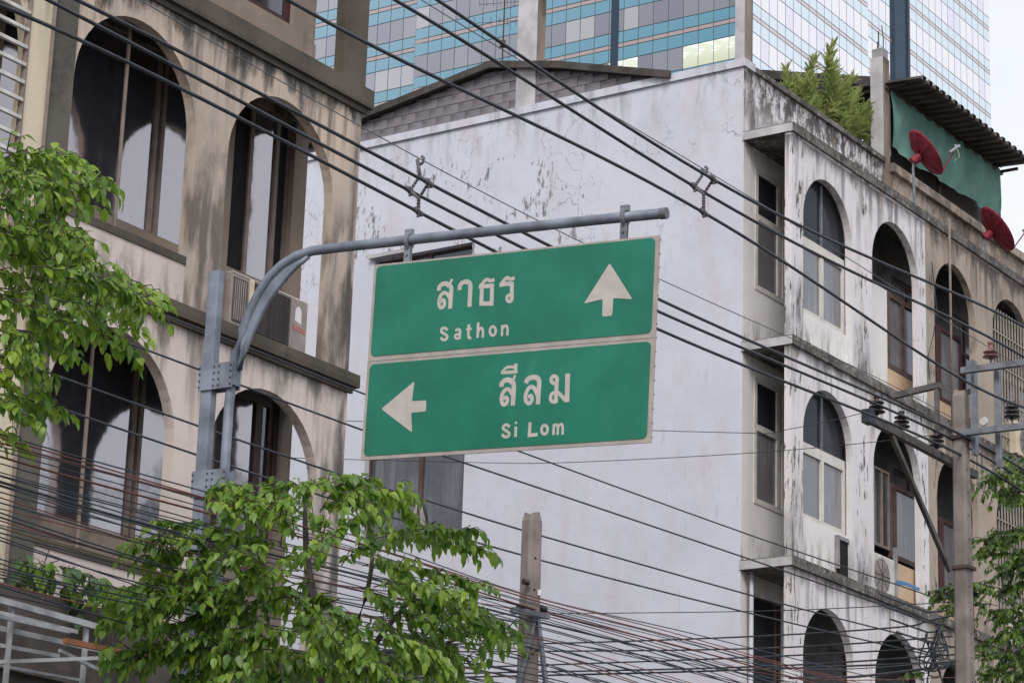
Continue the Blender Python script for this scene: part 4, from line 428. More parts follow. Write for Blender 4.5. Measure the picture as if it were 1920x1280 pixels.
GLYPHS = [(1, [([(-0.564, 0.458), (-0.561, 0.484), (-0.541, 0.501), (-0.509, 0.503), (-0.48, 0.488), (-0.465, 0.463), (-0.465, 0.422), (-0.465, 0.373), (-0.465, 0.323)], 0.0319, 1), ([(-0.469, 0.39), (-0.487, 0.42), (-0.509, 0.437), (-0.528, 0.439), (-0.547, 0.419), (-0.557, 0.389), (-0.557, 0.364), (-0.546, 0.341), (-0.53, 0.336), (-0.515, 0.348), (-0.512, 0.369), (-0.52, 0.386), (-0.537, 0.387), (-0.547, 0.373)], 0.0257, 1), ([(-0.464, 0.532), (-0.474, 0.509), (-0.501, 0.477)], 0.0195, 1)]), (1, [([(-0.398, 0.448), (-0.397, 0.478), (-0.379, 0.498), (-0.351, 0.502), (-0.324, 0.492), (-0.314, 0.467), (-0.313, 0.401), (-0.312, 0.324)], 0.0328, 1)]), (1, [([(-0.126, 0.498), (-0.158, 0.493), (-0.191, 0.504), (-0.215, 0.484), (-0.236, 0.461)], 0.0248, 1), ([(-0.247, 0.459), (-0.143, 0.457), (-0.139, 0.332), (-0.22, 0.338), (-0.222, 0.442)], 0.0301, 0)]), (1, [([(0.03, 0.497), (-0.003, 0.489), (-0.029, 0.502), (-0.053, 0.485), (-0.075, 0.46)], 0.0248, 1), ([(-0.085, 0.456), (-0.029, 0.46), (0.011, 0.456), (0.014, 0.401), (0.016, 0.349)], 0.0292, 0), ([(0.02, 0.354), (0.019, 0.348), (0.017, 0.342), (0.012, 0.337), (0.007, 0.334), (0.0, 0.334), (-0.006, 0.335), (-0.012, 0.339), (-0.017, 0.344), (-0.02, 0.351), (-0.022, 0.358), (-0.021, 0.365), (-0.019, 0.371), (-0.014, 0.375), (-0.009, 0.378), (-0.002, 0.379), (0.004, 0.377), (0.01, 0.373), (0.015, 0.368), (0.018, 0.361), (0.02, 0.354)], 0.023, 1)]), (1, [([(-0.025, -0.251), (-0.022, -0.225), (0.005, -0.207), (0.036, -0.209), (0.062, -0.225), (0.071, -0.256), (0.071, -0.32), (0.071, -0.385)], 0.0334, 1), ([(0.063, -0.31), (0.04, -0.278), (0.019, -0.27), (-0.003, -0.283), (-0.019, -0.314), (-0.018, -0.346), (-0.006, -0.369), (0.01, -0.373), (0.025, -0.359), (0.026, -0.336), (0.011, -0.326), (-0.007, -0.334)], 0.0273, 1), ([(0.076, -0.178), (0.065, -0.206), (0.036, -0.232)], 0.0192, 1)]), (1, [([(-0.035, -0.153), (0.092, -0.156)], 0.0223, 0), ([(-0.023, -0.151), (-0.005, -0.127), (0.03, -0.118), (0.066, -0.124)], 0.0192, 1), ([(0.076, -0.099), (0.078, -0.162)], 0.0253, 0)]), (1, [([(0.161, -0.239), (0.177, -0.21), (0.213, -0.201), (0.248, -0.21), (0.263, -0.238), (0.262, -0.296), (0.262, -0.388)], 0.0334, 1), ([(0.256, -0.328), (0.234, -0.286), (0.212, -0.267), (0.187, -0.273), (0.169, -0.304), (0.164, -0.335), (0.173, -0.365), (0.194, -0.378), (0.212, -0.365), (0.214, -0.338), (0.202, -0.327), (0.185, -0.337)], 0.0273, 1)]), (1, [([(0.399, -0.231), (0.398, -0.239), (0.395, -0.245), (0.39, -0.25), (0.384, -0.253), (0.377, -0.254), (0.37, -0.252), (0.363, -0.248), (0.358, -0.243), (0.354, -0.236), (0.352, -0.228), (0.353, -0.22), (0.356, -0.214), (0.361, -0.209), (0.367, -0.206), (0.374, -0.205), (0.381, -0.207), (0.388, -0.211), (0.393, -0.216), (0.397, -0.223), (0.399, -0.231)], 0.0253, 1), ([(0.397, -0.229), (0.396, -0.283), (0.397, -0.386)], 0.0294, 1), ([(0.389, -0.314), (0.363, -0.326), (0.355, -0.354), (0.369, -0.376), (0.4, -0.381)], 0.0243, 1), ([(0.399, -0.31), (0.428, -0.334), (0.476, -0.382)], 0.0253, 1), ([(0.476, -0.196), (0.478, -0.288), (0.481, -0.387)], 0.0354, 0)]), (0, [([(-0.473, 0.175), (-0.498, 0.19), (-0.521, 0.186), (-0.521, 0.165), (-0.498, 0.15), (-0.475, 0.132), (-0.479, 0.112), (-0.504, 0.108), (-0.526, 0.125)], 0.0195, 1)]), (0, [([(-0.412, 0.163), (-0.393, 0.173), (-0.375, 0.162), (-0.374, 0.137), (-0.374, 0.102)], 0.0186, 1), ([(-0.374, 0.122), (-0.375, 0.117), (-0.377, 0.113), (-0.381, 0.11), (-0.386, 0.109), (-0.392, 0.108), (-0.398, 0.11), (-0.404, 0.112), (-0.408, 0.116), (-0.412, 0.12), (-0.413, 0.125), (-0.412, 0.129), (-0.41, 0.133), (-0.406, 0.136), (-0.4, 0.138), (-0.394, 0.138), (-0.388, 0.137), (-0.383, 0.134), (-0.378, 0.131), (-0.375, 0.126), (-0.374, 0.122)], 0.0168, 1)]), (0, [([(-0.307, 0.201), (-0.307, 0.156), (-0.306, 0.119), (-0.296, 0.105), (-0.283, 0.109)], 0.0204, 1), ([(-0.327, 0.167), (-0.283, 0.168)], 0.0151, 0)]), (0, [([(-0.235, 0.208), (-0.234, 0.158), (-0.233, 0.102)], 0.0195, 0), ([(-0.233, 0.14), (-0.218, 0.165), (-0.201, 0.162), (-0.193, 0.139), (-0.193, 0.1)], 0.0186, 1)]), (0, [([(-0.094, 0.138), (-0.095, 0.129), (-0.097, 0.121), (-0.102, 0.114), (-0.108, 0.11), (-0.115, 0.109), (-0.122, 0.111), (-0.129, 0.116), (-0.134, 0.124), (-0.138, 0.132), (-0.14, 0.142), (-0.139, 0.151), (-0.136, 0.16), (-0.132, 0.166), (-0.126, 0.17), (-0.119, 0.171), (-0.112, 0.169), (-0.105, 0.164), (-0.1, 0.157), (-0.096, 0.148), (-0.094, 0.138)], 0.0195, 1)]), (0, [([(-0.046, 0.176), (-0.045, 0.135), (-0.043, 0.099)], 0.0177, 0), ([(-0.045, 0.144), (-0.027, 0.167), (-0.01, 0.164), (-0.002, 0.14), (-0.003, 0.099)], 0.0177, 1)]), (0, [([(0.057, -0.528), (0.031, -0.512), (0.01, -0.519), (0.009, -0.538), (0.032, -0.553), (0.055, -0.572), (0.05, -0.59), (0.024, -0.593), (0.0, -0.575)], 0.0202, 1)]), (0, [([(0.103, -0.529), (0.105, -0.599)], 0.0213, 0), ([(0.108, -0.503), (0.108, -0.506), (0.105, -0.507), (0.103, -0.507), (0.1, -0.505), (0.099, -0.503), (0.1, -0.5), (0.102, -0.499), (0.105, -0.499), (0.107, -0.501), (0.108, -0.503)], 0.0101, 1)]), (0, [([(0.21, -0.506), (0.209, -0.594), (0.272, -0.592)], 0.0233, 0)]), (0, [([(0.345, -0.564), (0.345, -0.573), (0.342, -0.581), (0.337, -0.587), (0.331, -0.591), (0.324, -0.592), (0.317, -0.59), (0.31, -0.586), (0.305, -0.579), (0.301, -0.57), (0.299, -0.561), (0.3, -0.552), (0.303, -0.544), (0.307, -0.538), (0.313, -0.534), (0.321, -0.533), (0.328, -0.535), (0.334, -0.539), (0.34, -0.546), (0.344, -0.554), (0.345, -0.564)], 0.0202, 1)]), (0, [([(0.392, -0.528), (0.391, -0.602)], 0.0192, 0), ([(0.39, -0.548), (0.404, -0.534), (0.421, -0.547), (0.423, -0.603)], 0.0182, 1), ([(0.421, -0.551), (0.438, -0.535), (0.455, -0.541), (0.461, -0.604)], 0.0182, 1)])]
front = lambda p, q, z: (p, q, z)
side = lambda p, q, z: (q, p, z)
rnd = random.Random(11)

# ================================================================== SETTING: ground, road, pavement
def sheet(name, mat, pts, z0, z1):
    m = MB(); m.prism([(p.x, p.y) for p in pts], z0, z1); return tag(m.build(name, mat), kind='structure')
g = MB(); g.quad((-900, -500, 0), (900, -500, 0), (900, 1500, 0), (-900, 1500, 0)); tag(g.build('ground', M['ground']), kind='structure')
sheet('road', M['asphalt'], [P(-120, 7.2, 0), P(-120, 21, 0), P(160, 21, 0), P(160, 7.2, 0)], .0, .004)
sheet('pavement', M['paving'], [P(-120, 1.0, 0), P(-120, 7.2, 0), P(-11, 7.2, 0), P(-11, 1.0, 0)], .0, .14)
sheet('pavement', M['paving'], [P(0, 1.0, 0), P(0, 7.2, 0), P(160, 7.2, 0), P(160, 1.0, 0)], .0, .14)
sheet('side_street', M['asphalt'], [P(-11, -60, 0), P(-11, 7.2, 0), P(0, 7.2, 0), P(0, -60, 0)], .004, .008)
for k in range(-20, 28):
    q = sheet('lane_marking', M['paint'], [P(k * 6, 14.0, 0), P(k * 6, 14.12, 0), P(k * 6 + 2.5, 14.12, 0), P(k * 6 + 2.5, 14.0, 0)], .004, .008)

# ================================================================== WHITE CORNER BUILDING
WB = frame_thing('white_building', 'white corner building with blank side wall and peeling arched balconies', 'building')
FL = [3.06, 6.46, 9.86, 13.26, 16.70]          # undersides of the balcony slabs
X1 = 14.2
sw = hole_wall(0, 12, 0, 17.95, [(5.12, 7.15, 14.2, 15.87), (5.12, 7.15, 10.88, 12.62), (5.12, 7.15, 7.5, 9.15)], 0, .24, side)
sw.build('side_wall', M['side'], WB)
for z0, z1 in ((14.2, 15.87), (10.88, 12.62), (7.5, 9.15)):
    w = window(WB, side, 5.12, 7.15, z0, z1, .13, [6.06, 6.10], M['brown_frame'], [M['glass_dark'], M['glass_dark'], M['glass_dark']], fw=.035)
cur = MB()                                     # tied curtain in the lower side window
for s in (-1, 1):
    cur.quad((.11, 6.08 + s * .02, 11.62), (.11, 6.08 + s * .05, 11.55), (.11, 6.08 + s * .26, 10.93), (.11, 6.08 + s * .06, 10.93))
cur.build('curtain', M['curtain'], WB)
box('window_hood', M['col_white'], WB, -.09, .0, 6.5, 7.22, 15.885, 15.95)
# pale coping of the side parapet, proud of the wall
box('parapet_coping', M['side'], WB, -.045, .30, -.045, 12.0, 17.953, 18.085)
# front body wall (behind the balconies) with the openings that look onto them
holes = []
for f in FL[1:4]:
    holes += [(.42, 1.37, f + 1.12, f + 3.12)]
    for cx in (3.55, 5.95, 8.3, 10.65, 13.0): holes += [(cx - .75, cx + .75, f + .95, f + 2.75)]
hole_wall(.24, 1.9, 3.0, 17.95, [h for h in holes if h[0] < 1], .0, .22, front).build('front_wall', M['inner'], WB)
hole_wall(1.9, X1, 3.0, 17.95, [h for h in holes if h[0] > 1], .0, .22, front).build('front_wall', M['inner_dark'], WB)  # same wall, coloured darker for the shade behind the arches
box('wall_return', M['inner'], WB, .002, .24, -.006, .0, 3.0, 16.85)
for (a, b, c, d) in holes:
    if a < 1:
        if c < 8: window(WB, front, a, b, c, d, .05, [a + .78], M['brown_frame'], [M['glass_void']], fw=.03)
        else: window(WB, front, a - .03, b, c, d, -.012, [a + .74], M['white_frame'], [M['glass_grey'], M['glass_void'], M['glass_grey'], M['glass_void']], fw=.085, transom=d - .8)
    else: window(WB, front, a, b, c, d, .06, 2, M['brown_frame'], [M['glass_dark'], M['glass_grey']], fw=.05, transom=d - .6)
# rest of the body: rear, roof slab, floors
box('rear_wall', M['concrete'], WB, .24, X1, 11.8, 12.0, 0, 17.95)
box('end_wall', M['concrete'], WB, X1, X1 + .2, 0, 12.0, 0, 17.95)
box('roof_slab', M['concrete'], WB, .24, X1, .22, 11.8, 16.9, 17.1)
for f in FL:
    box('balcony_slab', M['slab'], WB, -.02, X1, -.895, -.0005, f, f + .15)
    box('slab_end_render', M['col_white'], WB, -.026, -.0205, -.88, -.001, f + .004, f + .135)
box('ceiling', M['ceiling'], WB, .24, X1, .22, 11.8, 16.5, 16.6)
# arcade walls, storey by storey, white unit then beige unit
A_W = [(1.20, .825), (3.60, .86)]; A_B = [(5.90, .82), (8.28, .84)]; A_C = [(10.65, .84), (13.0, .84)]
for i in (0, 1, 2, 3):
    z0, z1 = FL[i] + .15, FL[i + 1]; spr = z1 - 1.27
    arch_wall(0, 4.74, z0, z1, [(c, r, spr) for c, r in A_W], -.855, -.735).build('arcade_wall', [M['white'], M['inner']], WB)
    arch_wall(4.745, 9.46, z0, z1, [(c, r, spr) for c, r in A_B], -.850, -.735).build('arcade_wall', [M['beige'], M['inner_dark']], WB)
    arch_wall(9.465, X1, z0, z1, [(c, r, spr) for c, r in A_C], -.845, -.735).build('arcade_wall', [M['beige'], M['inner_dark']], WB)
# parapets above the top slab
box('parapet', M['white'], WB, .24, 4.92, -.003, .16, 16.85, 17.952)
box('parapet', M['white'], WB, .0005, .24, -.003, -.0002, 16.85, 17.952)
box('parapet', M['beige'], WB, 5.16, X1, -.02, .16, 16.85, 17.86)
box('parapet_coping', M['slab'], WB, .31, 4.93, -.06, .2, 17.953, 18.04)
box('parapet_coping', M['beige'], WB, 5.15, X1, -.10, .2, 17.862, 18.02)
# enclosed first bays: infill wall, casements and dark glazed fanlight
for f, wz0, wz1 in ((13.26, 13.96, 15.12), (9.86, 10.72, 11.82)):
    box('infill_wall', M['inner'], WB, .375, 2.03, -.735, -.64, f + .15, wz0)
    window(WB, front, .375, 2.03, wz0, wz1, -.72, [1.26], M['white_frame'], [M['glass_grey'], M['glass_grey']], fw=.075, depth=.06)
    box('transom', M['white_frame'], WB, .375, 2.03, -.715, -.66, wz1 + .002, wz1 + .09)
    m = MB(); zs = f + .15 + 3.25 - 1.27 - .0; zs = (FL[FL.index(f) + 1]) - 1.27
    m.box(.375, 2.03, -.685, -.672, wz1 + .092, zs)
    pts = [(1.20 - .825 * math.cos(math.pi * k / 20), zs + .825 * math.sin(math.pi * k / 20)) for k in range(21)]
    for p, q in zip(pts, pts[1:]): m.quad((p[0], -.68, zs), (q[0], -.68, zs), (q[0], -.68, q[1]), (p[0], -.68, p[1]))
    m.build('fanlight', M['glass_void'], WB)
    box('fanlight_mullion', M['galv'], WB, 1.235, 1.275, -.72, -.686, wz1 + .093, zs + .8)
# small dark vent box in the middle-floor infill
m = MB(); m.box(1.63, 1.70, -.79, -.736, 10.14, 10.66); m.box(1.70, 2.02, -.79, -.736, 10.60, 10.66); m.build('vent_frame', M['concrete'], WB)
box('vent_opening', M['hole'], WB, 1.702, 2.02, -.765, -.737, 10.05, 10.598)
# second bay: board, brown window in a lean-to infill
def bay2(f, zsill, ztop, dq):
    box('infill_panel', M['inner'], WB, 3.0, 4.0, dq, dq + .06, f + .15, ztop)
    box('infill_panel', M['beige_panel'], WB, 4.0, 5.15, dq - .002, dq + .06, f + .15, zsill)
    window(WB, front, 4.0, 5.15, zsill, ztop, dq - .01, 2, M['brown_frame'], [M['glass_grey'], M['glass_dark']], fw=.09, depth=.06)
bay2(13.26, 13.98, 15.30, -.5)
window(WB, front, 3.35, 4.2, 10.95, 12.25, -.42, 3, M['tan_frame'], [M['glass_dark']], fw=.04)
window(WB, front, 4.22, 5.3, 10.85, 12.1, -.42, [4.4], M['brown_frame'], [M['glass_grey']], fw=.08)
box('tan_board', M['beige_panel'], WB, 3.86, 4.50, -.70, -.67, 10.02, 10.66)
box('tan_board_post', M['concrete'], WB, 3.80, 3.855, -.72, -.66, 10.01, 10.9)
# third bay windows
for f in (13.26, 9.86):
    window(WB, front, 5.35, 7.1, f + .72, f + 2.05, -.42, [6.1, 6.2], M['red_frame'], [M['glass_grey'], M['brown_frame'], M['glass_grey']], fw=.07)
    box('infill_panel', M['beige_panel'], WB, 5.35, 7.1, -.41, -.36, f + .15, f + .718)
# fourth bay window grille: individual bars
bar_m = MB(); bar_m.box(-.011, .011, -.011, .011, 0, 2.55); bar0 = bar_m.build('grille_bar', M['grille'], WB); bar0.location = (7.56, -.80, 13.45)
for f in (13.45, 10.05):
    for k in range(13):
        if f == 13.45 and k == 0: continue
        share(bar0, WB, (7.56 + k * .125, -.80, f))
    for zz in (.25, .9, 1.5, 2.1): box('grille_rail', M['grille'], WB, 7.45, 9.12, -.815, -.787, f + zz, f + zz + .022)
# ground-level shop shutters (below the picture)
for cx in (1.2, 3.6, 5.9, 8.28, 10.65, 13.0): box('shutter', M['galv'], WB, cx - 1.0, cx + 1.0, -.02, -.01, .15, 2.8)

# gable of grey concrete blocks on the side parapet
line = [(-10.5, 17.9), (-7.56, 18.50), (-4.83, 18.92), (-3.48, 18.64), (-1.30, 18.02)]
def roof_z(d):
    for (a, za), (b, zb) in zip(line, line[1:]):
        if a <= d <= b: return za + (zb - za) * (d - a) / (b - a)
    return 0
bw, bh = .30, .170
rows_ = 5; cache = {}
for r in range(rows_):
    z0 = 18.087 + r * (bh + .008)
    d = -9.6 + (r % 2) * .15
    while d < -1.3:
        c = d + bw / 2; zt = min(roof_z(max(-10.4, c - .1)), roof_z(min(-1.31, c + .1))) - .02
        h = min(bh, zt - z0)
        if h > .03:
            key = round(h, 2)
            if key not in cache:
                m = MB(); m.box(0, .16, 0, bw - .008, 0, h); o = m.build('concrete_block', M['block'], WB, bevel=.006); cache[key] = o
                o.location = (.03 + rnd.uniform(-.006, .006), -(d + bw), z0)
            else:
                share(cache[key], WB, (.03 + rnd.uniform(-.005, .005), -(d + bw), z0))
        d += bw
m = MB()
for (a, za), (b, zb) in zip(line, line[1:]):
    aa, bb = max(a, -9.6), b
    za2, zb2 = roof_z(aa), zb
    m.quad((.055, -aa, 18.086), (.055, -bb, 18.086), (.055, -bb, max(18.09, zb2 - .03)), (.055, -aa, max(18.09, za2 - .03)))
m.build('block_mortar', M['mortar'], WB)
m = MB()
for (a, za), (b, zb) in zip(line, line[1:]):
    m.bar((-.10, -a, za + .03), (-.10, -b, zb + .03), .05, .12); 
    for x0, x1 in ((-.08, 5.0),):
        m.quad((x0, -a, za + .05), (x1, -a, za + .05), (x1, -b, zb + .05), (x0, -b, zb + .05)); m.quad((x0, -a, za + .0), (x1, -a, za + .0), (x1, -b, zb + .0), (x0, -b, zb + .0))
m.build('gable_roof', M['roof_dark'], WB)
# roof columns
def column(x0, x1, y0, y1, z0, z1, mats, broken=False):
    m = MB(); m.box(x0, x1, y0, y1, z0, z1); o = m.build('roof_column', mats[0], WB, bevel=.012)
    if len(mats) > 1: box('stained_column_face', mats[1], o, x0 + .02, x1 - .01, y0 - .004, y0 - .0005, z0, z1)
    return o
column(.0, .27, 3.97, 4.36, 18.086, 23.0, (M['col_white'], M['left_pier']))
column(.0, .24, -.0, .17, 18.086, 23.0, (M['col_white'], M['left_pier']))
co = column(4.93, 5.20, .0, .24, 16.9, 19.95, (M['col_white'], M['left_pier']))
m = MB(); m.prism([(4.95, .0), (5.15, .0), (5.12, .2), (4.96, .22)], 19.9, 20.12); m.prism([(5.2, .01), (5.28, .02), (5.24, .2), (5.2, .2)], 18.2, 19.7); m.build('broken_concrete', M['concrete'], co)
m = MB(); m.tube([(5.0, .1, 20.0), (4.98, .1, 20.45)], .010, 6); m.tube([(5.12, .08, 20.0), (5.14, .08, 20.35), (5.12, .1, 20.62)], .010, 6); m.tube([(5.06, .16, 20.0), (5.07, .16, 20.3)], .010, 6); m.build('rebar', M['rusty'], co)
# low dark shed behind the planting
m = MB(); i0 = 0
for dz in (0, -.16): m.quad((3.0, 1.32, 19.26 + dz), (6.62, 1.02, 20.38 + dz), (6.7, 5.5, 20.5 + dz), (3.0, 5.5, 19.4 + dz))
m.quad((3.0, 1.32, 19.26), (6.62, 1.02, 20.38), (6.62, 1.02, 20.22), (3.0, 1.32, 19.10)); m.build('shed_roof', M['roof_dark'], WB)
m = MB()
for q in (1.45, 1.55): m.quad((3.1, q, 17.1), (6.5, q - .25, 17.1), (6.5, q - .25, 20.2), (3.1, q, 19.12))
m.build('shed_wall', M['rooms'], WB)
# corrugated awning roof over the green net
m = MB(); n_c = 19; pitch = .258; xa = 5.02; prof = []
for k in range(n_c):
    prof += [(xa + k * pitch, 0), (xa + k * pitch + .10, 0), (xa + k * pitch + .12, .095), (xa + k * pitch + .228, .095)]
def rz(y): return 19.46 + y * .06
for (a, za), (b, zb) in zip(prof, prof[1:]):
    for dz in (0, -.012):
        m.quad((a, -.68, rz(-.5) + za + dz), (b, -.68, rz(-.5) + zb + dz), (b, 1.6, rz(1.6) + zb + dz), (a, 1.6, rz(1.6) + za + dz))
m.build('corrugated_roof', M['rust_roof'], WB)
m = MB(); m.box(5.0, 9.95, -.04, .02, 19.36, 19.42)
for xx in (5.1, 6.7, 8.3, 9.9): m.box(xx, xx + .04, -.35, 1.5, 19.40, 19.45)
for xx in (5.22, 7.4, 9.7): m.box(xx, xx + .06, .1, .16, 16.9, 19.4)
m.build('roof_frame', M['roof_dark'], WB)
m = MB(); m.box(5.3, 10.0, .35, .45, 16.9, 19.4); m.build('rooftop_wall', M['rooms'], WB)
m = MB(); m.box(10.4, 15.5, .4, 3.0, 18.2, 18.32); m.box(10.4, 15.5, .5, .6, 17.1, 18.2); m.build('low_roof', M['concrete'], WB)
# pipes on the front
m = MB(); m.tube([(.17, -.10, 10.0), (.17, -.10, 3)], .032, 10); m.tube([(.17, -.06, 9.99), (.3, -.05, 9.99)], .028, 8); m.build('downpipe', M['pvc'], WB, smooth=True)
m = MB(); m.tube([(.08, -.09, 10.0), (.085, -.09, 8.0), (.07, -.09, 6.0)], .009, 6); m.build('conduit', M['cable_tan'], WB)
m = MB(); m.tube([(5.62, -.90, 17.0), (5.62, -.90, 13.2)], .022, 8); m.build('downpipe', M['tan_frame'], WB, smooth=True)
m = MB(); m.tube([(4.9, -.9, 16.0), (5.0, -.93, 15.2), (4.86, -.93, 14.7), (4.7, -.9, 14.3), (4.75, -.9, 13.9)], .010, 6); m.build('loose_cable', M['cable'], WB)

# ================================================================== BROWN ARCADED BUILDING (left)
LB = frame_thing('beige_building', 'weathered brown building at left with mouldy arches and mirrored windows', 'building')
XL = -24.0; XE = -10.98; XJ = -16.15
CL = [2.96, 6.38, 9.80, 13.22]
lh = []
for f in CL[0:3]:
    s = f - 9.80
    lh += [(-16.05, -12.85, 10.98 + s, 13.12 + s), (-12.32, -11.22, 10.98 + s, 13.10 + s), (-20.6, -17.0, 10.98 + s, 12.8 + s)]
lw = hole_wall(XL, XE, 0, 18.2, lh + [(-12.75, -11.40, 14.28, 16.4), (-15.2, -13.6, 14.28, 16.4)], -.22, -.0, front)
lw.build('inner_wall', M['left_pier'], LB)
for (a, b, c, d) in lh:
    if b < -16: window(LB, front, a, b, c, d, -.15, 4, M['tan_frame'], [M['curtain'], M['glass_mirror']], fw=.07)
    elif b - a > 2: window(LB, front, a, b, c, d, -.15, [-13.57, -13.46], M['tan_frame'], [M['glass_mirror']], fw=.045)
    else:
        if c > 10: window(LB, front, a, b, c, d, -.15, [-11.93, -11.46], M['tan_frame'], [M['hole'], M['glass_mirror'], M['hole']], fw=.05)
        else: window(LB, front, a, b, c, d, -.15, [-11.5], M['brown_frame'], [M['glass_mirror'], M['glass_dark']], fw=.10)
window(LB, front, -12.75, -11.40, 14.28, 16.4, -.16, 2, M['red_frame'], [M['glass_dark']], fw=.09)
window(LB, front, -15.2, -13.6, 14.28, 16.4, -.16, 2, M['red_frame'], [M['glass_dark']], fw=.09)
box('upper_wall_face', M['left_pier'], LB, XL, XE, -.245, -.222, 13.46, 14.18)
box('end_wall', M['left_pier'], LB, XE - .2, XE, .0, 12, 0, 18.2)
box('rear_wall', M['concrete'], LB, XL, XE, 12, 12.2, 0, 18.2)
box('roof_slab', M['concrete'], LB, XL, XE, .0, 12, 18.2, 18.4)
for f in CL:
    t_ = .15 if f < 13 else .23
    box('balcony_slab', M['slab_left'], LB, XL, -10.87, -1.09, -.222, f, f + t_)
    box('slab_moulding', M['slab_left'], LB, XL, -10.93, -1.04, -1.0, f - .07, f - .001)
for i in range(0, 3):
    z0, z1 = CL[i] + .15, CL[i + 1] - .0; s = CL[i] - 9.80
    arch_wall(XJ + .002, XE, z0, z1, [(-14.83, .955, 11.91 + s), (-12.38, .945, 11.88 + s)], -1.0, -.87).build('arcade_wall', [[M['roof_dark'], M['pinkish'], M['left']][i], M['inner_dark']], LB)  # lowest storey gets a dark colour in place of shade under the canopy
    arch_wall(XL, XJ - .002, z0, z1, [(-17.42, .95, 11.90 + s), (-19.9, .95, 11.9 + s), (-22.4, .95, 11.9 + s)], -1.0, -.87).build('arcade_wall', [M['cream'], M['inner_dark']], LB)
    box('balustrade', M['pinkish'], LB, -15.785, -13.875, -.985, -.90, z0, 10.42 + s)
    box('balustrade_coping', M['slab_left'], LB, -15.785, -13.875, -1.0, -.885, 10.422 + s, 10.51 + s)
    for cx in (-17.42, -19.9, -22.4): box('balustrade', M['cream'], LB, cx - .95, cx + .95, -.985, -.90, z0, 10.35 + s)
for i in (1, 2): box('pier_render', M['left_dark'], LB, -16.142, -15.79, -1.004, -1.0003, 9.96 + CL[i] - 9.80, 12.95 + CL[i] - 9.80)
m = MB(); m.tube([(-16.15, -1.02, 6.6), (-16.15, -1.02, 13.2)], .018, 8); m.build('downpipe', M['tan_frame'], LB)
m = MB(); m.tube([(-16.49, -1.0, 9.98), (-16.49, -1.0, 12.9)], .03, 8); m.build('grille_post', M['tan_frame'], LB)
m = MB(); m.box(-21.0, -16.5, -1.04, -1.0, -.016, .022); hb = m.build('grille_bar', M['white_metal'], LB, bevel=.004); hb.location = (0, 0, 10.62)
for k in range(1, 13): share(hb, LB, (0, 0, 10.62 + k * .188))
# upper terrace column and its stained render
o = box('terrace_column', M['slab_left'], LB, -11.36, -10.93, -1.0, -.84, 13.452, 18.2, bevel=.015)
box('terrace_beam', M['left_pier'], LB, XL, XE, -1.0, -.7, 18.2, 18.5)
box('terrace_post', M['tan_frame'], LB, -12.02, -11.95, -.98, -.90, 13.452, 13.95)
m = MB(); m.tube([(-14.72, -.72, 9.96), (-14.72, -.72, 13.2)], .022, 8); m.build('inner_pipe', M['tan_frame'], LB)
m = MB(); m.tube([(-14.9, -.72, 6.5), (-14.9, -.72, 9.8)], .022, 8); m.build('inner_pipe', M['tan_frame'], LB)
# shopfront canopies in shadow below
box('canopy', M['roof_dark'], LB, XL, -11.2, -2.3, -1.0, 5.45, 5.55)
for cx in (-12.4, -14.8, -17.4, -19.9): box('shutter', M['galv'], LB, cx - 1.0, cx + 1.0, -.26, -.24, .15, 2.8)

# ================================================================== GLASS TOWER (far behind)
TA = R(33.6); TW = Vector((16.6607, 184.2483, 0))
GT = thing('glass_tower', 'huge glass tower with teal bands on one face, pale glass on the other', 'building', TW, R(90) - TA)
# local: x along the street direction (right face), y = away from the street (left face runs along +y)
FZ, FP = 79.80, 4.26
SEG_L = [(0.0, 29.9, 0.0), (29.9, 72.0, 1.1)]                # y from, to, setback in x
SEG_R = [(0.0, 19.6, -.62), (19.6, 27.5, .80), (30.05, 47.2, .35)]
m = MB(); m.box(.6, 47.0, 1.3, 60, 0, 60); m.box(1.6, 46.6, 1.6, 60, 60, 160); m.build('tower_core', M['t_strip'], GT)
PW = 1.325
levels = [('w', 0, 1.86), ('t', 1.86, 2.93), ('b', 2.93, 3.30), ('t', 3.30, 4.26)]
visible = []; rest = {'w': MB(), 't': MB(), 'b': MB()}
rt = random.Random(5)
mesh_cache = {}
def pane(kind, face, x, y, z, h, mat, name):
    key = (face, round(h, 3))
    if key not in mesh_cache:
        mm = MB()
        if face == 'L': mm.box(0, .06, 0, PW - .07, 0, h - .07)
        else: mm.box(0, PW - .07, -.06, 0, 0, h - .07)
        me = bpy.data.meshes.new(name); me.from_pydata(mm.v, [], mm.f); me.materials.append(M['t_teal']); mesh_cache[key] = me
    o = bpy.data.objects.new(name, mesh_cache[key]); sc.collection.objects.link(o); o.parent = GT; o.location = (x, y, z)
    o.material_slots[0].link = 'OBJECT'; o.material_slots[0].material = mat
    return o
def win_mat(face, y, k):
    if face == 'L':
        if k == 0 and y < 4.0: return M['t_lit']
        if k == 0 and 8.7 < y < 11: return M['t_lit']
        if k == 1 and 33.5 < y < 35: return M['t_lit'] if y > 34 else M['t_blind']
        if k == 1 and 30.2 < y < 33.4: return M['t_blind']
        if k == 1 and 5.2 < y < 7.9: return M['t_purple']
        if k == 1 and (8.0 < y < 10.6): return M['t_blind']
        if k == 1 and 12.0 < y < 14.7: return M['t_blind']
        r = rt.random(); return M['t_blind'] if r < .05 else (M['t_purple'] if r < .10 else M['t_win'])
    r = rt.random()
    return M['t_blind'] if r < .45 else (M['t_purple'] if r < .6 else M['t_win'])
n_sp = 0
